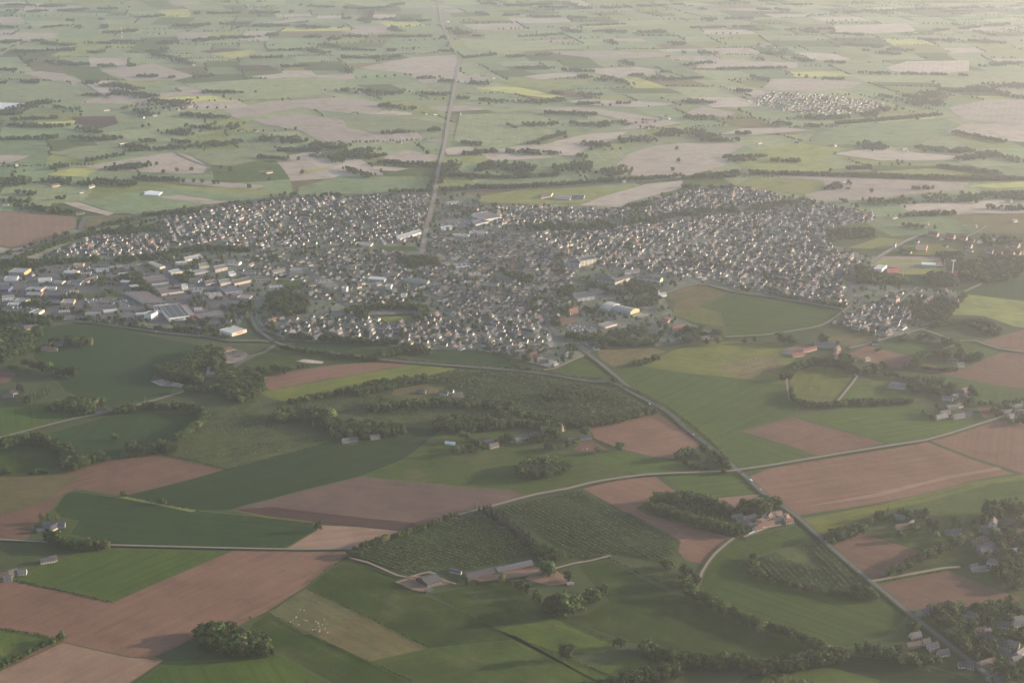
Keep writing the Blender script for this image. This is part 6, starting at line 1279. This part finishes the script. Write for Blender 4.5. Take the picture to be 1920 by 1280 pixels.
for kind, cap in (('broad', 300), ('poplar', 120), ('conifer', 200), ('pale', 90)):
    L = sorted((t for t in TREES if t[4] == kind), key=lambda t: -t[2] * t[3] / dist(t)); n = 0
    for t in L:
        if n < cap and in_frame(t[0], t[1], -4):
            ad = {'broad': f"{SIZE(t[2])} rounded green tree", 'poplar': "slim upright poplar", 'conifer': "pointed dark conifer", 'pale': f"{SIZE(t[2])} pale yellowish green tree"}[kind]
            put_tree(*t[:4], kind, ad); n += 1
        else: rest[kind].append((t[0], t[1], t[2], t[2] * t[3]))
A = sorted(((x, y, H, 1.0) for x, y, H in APPLE), key=lambda t: -t[2] / dist(t))
for t in A[:300]: put_tree(t[0], t[1], t[2], 1.15, 'apple', "low bushy apple tree")
rest['apple'] = [(x, y, H, H * 1.15) for x, y, H, s in A[300:]]
def mass(name, kinds, label):
    """all remaining trees of these kinds as one mass: points that carry the crowns built above"""
    pts, sc, rot, idx, src = [], [], [], [], []
    for k in kinds:
        base = len(src); src += CROWN[k]
        for x, y, H, w in rest[k]:
            pts.append((x, y, 0)); sc.append((w * random.uniform(.8, 1.25), w * random.uniform(.8, 1.25), H)); rot.append(random.uniform(0, 6.28)); idx.append(base + random.randrange(len(CROWN[k])))
    m = bpy.data.meshes.new(name); m.from_pydata(pts, [], [])
    a = m.attributes.new("size", 'FLOAT_VECTOR', 'POINT'); a.data.foreach_set("vector", np.array(sc, dtype=np.float32).ravel())
    a = m.attributes.new("turn", 'FLOAT', 'POINT'); a.data.foreach_set("value", np.array(rot, dtype=np.float32))
    a = m.attributes.new("pick", 'INT', 'POINT'); a.data.foreach_set("value", np.array(idx, dtype=np.int32)); m.update()
    o = link(name, m); md = o.modifiers.new("scatter", 'NODES'); g = bpy.data.node_groups.new("scatter_" + name, 'GeometryNodeTree'); md.node_group = g
    g.interface.new_socket("Geometry", in_out='INPUT', socket_type='NodeSocketGeometry'); g.interface.new_socket("Geometry", in_out='OUTPUT', socket_type='NodeSocketGeometry')
    gi, go = g.nodes.new("NodeGroupInput"), g.nodes.new("NodeGroupOutput"); ip = g.nodes.new("GeometryNodeInstanceOnPoints"); jn = g.nodes.new("GeometryNodeJoinGeometry")
    for mesh in reversed(src):
        ob = next(q for q in bpy.data.objects if q.data == mesh)
        oi = g.nodes.new("GeometryNodeObjectInfo"); oi.transform_space = 'ORIGINAL'; oi.inputs["Object"].default_value = ob; oi.inputs["As Instance"].default_value = True
        g.links.new(oi.outputs["Geometry"], jn.inputs[0])
    def attr(nm, ty):
        n = g.nodes.new("GeometryNodeInputNamedAttribute"); n.data_type = ty; n.inputs["Name"].default_value = nm; return n.outputs["Attribute"]
    cx = g.nodes.new("ShaderNodeCombineXYZ"); g.links.new(attr("turn", 'FLOAT'), cx.inputs[2])
    er = g.nodes.new("FunctionNodeEulerToRotation"); g.links.new(cx.outputs[0], er.inputs[0])
    g.links.new(gi.outputs[0], ip.inputs["Points"]); g.links.new(jn.outputs[0], ip.inputs["Instance"]); ip.inputs["Pick Instance"].default_value = True
    g.links.new(attr("pick", 'INT'), ip.inputs["Instance Index"]); g.links.new(er.outputs[0], ip.inputs["Rotation"]); g.links.new(attr("size", 'FLOAT_VECTOR'), ip.inputs["Scale"])
    g.links.new(ip.outputs[0], go.inputs[0])
    tag(o, label, None, None, "stuff")
mass("woodland_foliage", ['broad', 'poplar', 'conifer', 'pale'], "the many farther trees of woods, hedges and gardens")
mass("orchard_foliage", ['apple'], "the many farther apple trees of the orchards")
print("TREES", len(TREES), "APPLE", len(APPLE), "HOUSES", len(TOWNH), "near", N_IND)
# ------------------------------------------------------------------ clipped hedges along roads and banks: one thing each
def hedge(pts, w, h, label):
    P = catmull(G(pts)); o0 = P[len(P) // 2]; V, Fa, T = [], [], []
    for a, b in zip(P, P[1:]):
        d = b - a; L = d.length; d.normalize(); nr = Vector((-d.y, d.x, 0))
        for _ in range(int(L * (w + h) * 0.42)):
            s = random.uniform(0, L); c = a + d * s - o0; bulge = 0.75 + 0.35 * math.sin((a.x + s) * 0.21) * math.sin((a.y - s) * 0.13)
            side = random.uniform(-1, 1); top = math.sqrt(max(0, 1 - side * side)) ** .6
            z = h * bulge * (top if random.random() < .6 else random.uniform(.1, 1) * top)
            q = c + nr * side * w / 2; n = (nr * side + Vector((random.gauss(0, .5), random.gauss(0, .5), .6 + random.gauss(0, .4)))).normalized()
            t1 = n.orthogonal().normalized(); t2 = n.cross(t1); r = random.uniform(.55, 1.0); an = random.uniform(0, 3); e1, e2 = (t1 * math.cos(an) + t2 * math.sin(an)) * r, (t2 * math.cos(an) - t1 * math.sin(an)) * r
            k = len(V); p0 = Vector((q.x, q.y, z + .35)); V += [tuple(p0 + e1), tuple(p0 + e2), tuple(p0 - e1), tuple(p0 - e2)]; Fa.append((k, k + 1, k + 2, k + 3)); T.append(random.random())
    m = bpy.data.meshes.new("hedge_foliage"); m.from_pydata(V, [], Fa); m.materials.append(LEAF['hedge'])
    at_ = m.attributes.new("tone", 'FLOAT', 'FACE'); at_.data.foreach_set("value", np.array(T, dtype=np.float32)); m.update()
    o = link("hedge", m); o.location = (o0.x, o0.y, 0); tag(o, label, "hedge", "field and roadside hedges")
hedge([(1138,720),(1160,727),(1197,738)], 4, 3.2, "short hedge on the main road just below the bypass junction")
hedge([(1160,722),(1200,738),(1240,758),(1278,785),(1305,806),(1335,832),(1365,868)], 5, 3.6, "long bushy hedge on the wheat side of the main road")
hedge([(1228,772),(1255,790),(1280,806)], 5, 3.4, "hedge between the main road and the upper ploughed field")
hedge([(1310,834),(1340,852),(1358,872)], 4, 3.0, "hedge closing the junction copse on the road side")
hedge([(525,652),(592,660),(655,669),(730,679)], 3, 2.6, "hedge on the lower bank of the bypass by the roundabout")
hedge([(740,672),(800,680),(880,684),(960,691)], 4, 3.0, "hedge on the town bank of the bypass above the hay strip")
hedge([(965,690),(1010,697),(1060,706),(1100,711),(1130,710)], 5, 3.4, "hedge on the bypass above the plantation")
hedge([(537,756),(605,743),(660,732),(705,719),(800,707),(860,694)], 4, 3.0, "hedge between the yellowish strip and the young plantation")
hedge([(425,881),(480,866),(540,850),(620,830)], 3, 2.4, "low hedge under the scrubby plantation")
hedge([(300,850),(350,862),(422,880)], 3, 2.4, "low hedge on the soil edge of the scrubby plantation")
hedge([(577,1097),(616,1066),(650,1044)], 3, 2.2, "bushy ditch line from the orchard corner down the ploughed field")
hedge([(574,1102),(690,1157),(804,1215)], 1.6, 1.2, "thin overgrown fence line on the upper side of the dry pasture")
hedge([(503,1149),(600,1198),(693,1240),(790,1284)], 1.6, 1.2, "thin overgrown fence line on the lower side of the dry pasture")
hedge([(816,1112),(889,1155),(925,1176),(1037,1222),(1150,1268)], 1.6, 1.2, "long thin fence line crossing the pastures below the open barn")
hedge([(1046,1158),(1100,1180),(1150,1204)], 2, 1.4, "thin fence line from the farm copse to the brook")
hedge([(1137,1046),(1215,1082),(1283,1110)], 3, 2.0, "brambly edge of the rough strip above the dark pasture")
hedge([(240,931),(300,944),(371,957)], 2.4, 1.6, "grassy bank between the two dark wheat fields")
hedge([(30,1088),(120,1108),(215,1130)], 4, 1.2, "raised grass bank at the foot of the lane side wheat field")
hedge([(1115,824),(1140,834),(1165,844)], 3, 2.2, "short hedge below the small soil paddock")
hedge([(1402,1012),(1376,1012),(1345,1040)], 2, 1.0, "grassy bank on the curve of the chalk track")
hedge([(1180,730),(1240,766),(1290,806),(1345,850)], 3, 2.0, "low hedge on the plantation side of the main road")
hedge([(1650,1092),(1700,1082),(1770,1070)], 2, 1.4, "thin hedge along the dirt lane to the village")
hedge([(1500,972),(1560,1030),(1630,1092)], 2.4, 1.4, "grass bank on the field side of the lower main road")
hedge([(0,1178),(60,1187),(97,1196)], 4, 1.4, "grass bank on the upper edge of the corner wheat field")
# ------------------------------------------------------------------ parked cars and grazing cattle
def car_parts(L=4.3, W=1.8, van=False):
    b = MB(); h = 0.75
    b.box((0, 0, 0.3 + h / 2), (L, W, h), bottom=True)
    c = MB(); z0, z1 = 0.3 + h, (2.3 if van else 1.5); x0, x1 = (-L * .46, L * .3) if van else (-L * .4, L * .2); i = .25
    P = [(x0, -W * .46, z0), (x1, -W * .46, z0), (x1, W * .46, z0), (x0, W * .46, z0)]; Q = [(x0 + i, -W * .4, z1), (x1 - i * 2, -W * .4, z1), (x1 - i * 2, W * .4, z1), (x0 + i, W * .4, z1)]
    for k in range(4): c.face([P[k], P[(k + 1) % 4], Q[(k + 1) % 4], Q[k]])
    r = MB(); r.face(Q)
    w = MB()
    for sx in (-.31, .31):
        for sy in (-1, 1): w.tube((sx * L, sy * (W / 2 - .2), .33), (sx * L, sy * (W / 2 + .03), .33), .33, .33, 10)
    return b, c, r, w
tyre, _t, _b = new_mat("tyre_rubber"); _b.inputs["Base Color"].default_value = (0.02, 0.02, 0.02, 1)
CARM = []
for van in (False, True):
    b, c, r, w = car_parts(5.4 if van else 4.3, 2.0 if van else 1.8, van)
    m = MB(); mats = []
    for part_, mi in ((b, 0), (c, 0 if van else 1), (r, 0), (w, 2)):
        k = len(m.v); m.v += part_.v; m.f += [tuple(k + i for i in f) for f in part_.f]; mats += [mi] * len(part_.f)
    me = m.mesh("van_body" if van else "car_body", PLAIN); me.materials.append(GLASS); me.materials.append(tyre); me.polygons.foreach_set("material_index", mats); CARM.append(me)
PAINT = [("white", (0.7, 0.69, 0.67), 8), ("silver", (0.42, 0.42, 0.43), 5), ("black", (0.03, 0.03, 0.035), 4), ("grey", (0.16, 0.16, 0.17), 4), ("red", (0.35, 0.03, 0.03), 2), ("blue", (0.05, 0.09, 0.22), 2)]
def lot(pts, deg, n, where, row=9, sp=3.0, van=.1):
    P = wpoly(pts); cx = sum(q[0] for q in P) / len(P); cyy = sum(q[1] for q in P) / len(P); c, s = math.cos(R(deg)), math.sin(R(deg)); S = []
    for i in range(-60, 60):
        for j in range(-20, 20):
            x, y = cx + i * sp * c - j * row * s, cyy + i * sp * s + j * row * c
            if inside(x, y, P) and not in_built(x, y, 2) and not house_near(x, y, 0): S.append((x, y))
    random.shuffle(S)
    for x, y in S[:n]:
        v = random.random() < van; nm, col, _k = random.choices(PAINT, [p[2] for p in PAINT])[0]
        o = link("parked_van" if v else "parked_car", CARM[v]); o.location = (x, y, 1.0); o.rotation_euler = (0, 0, R(deg + 90)); o.color = (*mul(col, random.uniform(.85, 1.1)), 1)
        tag(o, f"{nm} {'van' if v else 'car'} parked among others {where}", "van" if v else "car", f"vehicles parked {where}")
lot([(152,556),(252,564),(256,576),(192,576),(162,569)], 12, 62, "in the big sale yard", van=.35)
lot([(1062,609),(1102,612),(1120,620),(1100,626),(1066,620)], 15, 34, "by the low clinic")
lot([(822,417),(895,410),(900,423),(832,430)], 20, 42, "before the supermarket")
lot([(424,590),(452,588),(462,602),(432,606)], 20, 26, "by the white factory canopy", van=.4)
lot([(120,498),(190,500),(190,520),(130,520)], 5, 40, "in the upper trade yards", van=.4)
lot([(20,575),(70,572),(75,582),(25,584)], 0, 22, "by the truck depot", van=.6)
lot([(1090,582),(1120,578),(1130,590),(1100,594)], 20, 12, "between school and sports halls")
lot([(372,548),(400,545),(412,560),(380,562)], 15, 26, "in the central industrial yard", van=.3)
for x, y, deg, lab in ((1408,902,-50,"white van driving alone just past the lane crossroads"), (1390,888,-50,"dark car crossing at the lane crossroads")):
    p = at(x, y); o = link("parked_van" if "van" in lab else "parked_car", CARM["van" in lab]); o.location = (p.x, p.y, 1.05); o.rotation_euler = (0, 0, R(deg)); o.color = (.7, .69, .67, 1) if "white" in lab else (.04, .04, .05, 1); tag(o, lab, "van" if "van" in lab else "car")
for line, n, where in (([(1190,738),(1285,803),(1335,842),(1382,882),(1433,927),(1496,971),(1558,1028),(1632,1090),(1707,1152),(1775,1206)], 7, "on the diagonal main road"), ([(535,650),(655,668),(800,683),(960,695),(1080,712)], 5, "on the town bypass"), ([(432,640),(337,628),(250,617),(175,606)], 3, "on the western ring road"), ([(808,400),(815,366),(821,322),(833,279)], 4, "on the straight avenue")):
    P = G(line)
    for k in range(n):
        i = random.randrange(len(P) - 1); a, b = P[i], P[i + 1]; d = (b - a).normalized(); q = a.lerp(b, random.uniform(.1, .9)); s_ = random.choice([-1, 1]); q = q + Vector((d.y, -d.x, 0)) * 1.7 * s_
        nm, col, _k = random.choices(PAINT, [p_[2] for p_ in PAINT])[0]; o = link("moving_car", CARM[0]); o.location = (q.x, q.y, 1.05); o.rotation_euler = (0, 0, math.atan2(d.y, d.x) + (math.pi if s_ < 0 else 0)); o.color = (*col, 1)
        tag(o, None, "car", f"cars driving {where}"); NEED.append((o, f"{nm} car {where}", "car"))
# cow: one continuous skin grown from a skeleton, then frozen to a mesh
def cow_mesh():
    J = [(0, 0, 1.15), (.55, 0, 1.2), (-.6, 0, 1.2), (1.0, 0, 1.35), (1.35, 0, 1.2), (1.6, 0, .95)]; E = [(0, 1), (0, 2), (1, 3), (3, 4), (4, 5)]; Rr = [.42, .38, .40, .2, .16, .11]
    for bx, par in ((.55, 1), (-.62, 2)):
        for s in (-1, 1):
            k = len(J); J += [(bx, s * .22, .75), (bx + (.03 if par == 1 else -.08), s * .22, .4), (bx, s * .22, .04)]; Rr += [.13, .085, .07]; E += [(par, k), (k, k + 1), (k + 1, k + 2)]
    k = len(J); J += [(-.98, 0, 1.1), (-1.02, 0, .6)]; Rr += [.06, .04]; E += [(2, k), (k, k + 1)]
    for s in (-1, 1): k = len(J); J.append((1.22, s * .2, 1.36)); Rr.append(.05); E.append((4, k))
    m = bpy.data.meshes.new("cow_skeleton"); m.from_pydata(J, E, []); o = bpy.data.objects.new("cow_skeleton", m); COL.objects.link(o)
    md = o.modifiers.new("skin", 'SKIN')
    for v, r in zip(m.skin_vertices[0].data, Rr): v.radius = (r, r)
    m.skin_vertices[0].data[0].use_root = True
    sb = o.modifiers.new("smooth", 'SUBSURF'); sb.levels = 1; sb.render_levels = 1
    me = bpy.data.meshes.new_from_object(o.evaluated_get(bpy.context.evaluated_depsgraph_get())); bpy.data.objects.remove(o); me.name = "cow_body"; return me
COWM = cow_mesh(); COWM.materials.clear(); COWM.materials.append(PLAIN)
def herd(pts, n, where, cols):
    P = wpoly(pts); xs = [q[0] for q in P]; ys = [q[1] for q in P]; k = 0
    while k < n:
        x, y = random.uniform(min(xs), max(xs)), random.uniform(min(ys), max(ys))
        if not inside(x, y, P): continue
        nm, c = random.choice(cols); o = link("cow", COWM); o.location = (x, y, .25); o.rotation_euler = (0, 0, random.uniform(0, 6.28)); o.scale = (1.0, 1.0, 1.0); o.color = (*c, 1); k += 1
        tag(o, f"{nm} cow grazing with the herd {where}", "cow", f"cattle grazing {where}")
PALE = [("cream", (.42, .37, .29)), ("pale tan", (.32, .26, .18))]
herd([(570,1140),(650,1170),(620,1190),(560,1185),(535,1160)], 26, "on the dry pasture below the ploughed field", PALE)
herd([(1355,680),(1400,672),(1470,674),(1470,688),(1400,706),(1360,704)], 22, "on the light pasture under the pond lane", PALE)
herd([(1510,722),(1530,722),(1535,730),(1512,730)], 4, "inside the oval paddock", PALE)
herd([(1085,838),(1110,832),(1125,846),(1100,848)], 4, "in the small soil paddock", PALE)
finish_labels()
# ------------------------------------------------------------------ haze: one closed box of even air round everything
hb = MB(); hb.box((0, 10000, (CAM_H + 8 - 1) / 2 - 0.5), (2 * _g + 400, 2 * _g + 400, CAM_H + 8 + 1), bottom=True)
hm = bpy.data.materials.new("evening_haze"); hm.use_nodes = True; t = hm.node_tree; t.nodes.clear()
pv = t.nodes.new("ShaderNodeVolumePrincipled"); out = t.nodes.new("ShaderNodeOutputMaterial")
pv.inputs["Color"].default_value = (*HAZE_COLOR, 1); pv.inputs["Density"].default_value = HAZE_DENSITY; pv.inputs["Anisotropy"].default_value = HAZE_G
t.links.new(pv.outputs[0], out.inputs["Volume"])
hm.cycles.homogeneous_volume = True
tag(link("haze", hb.mesh("haze", hm)), kind="stuff")
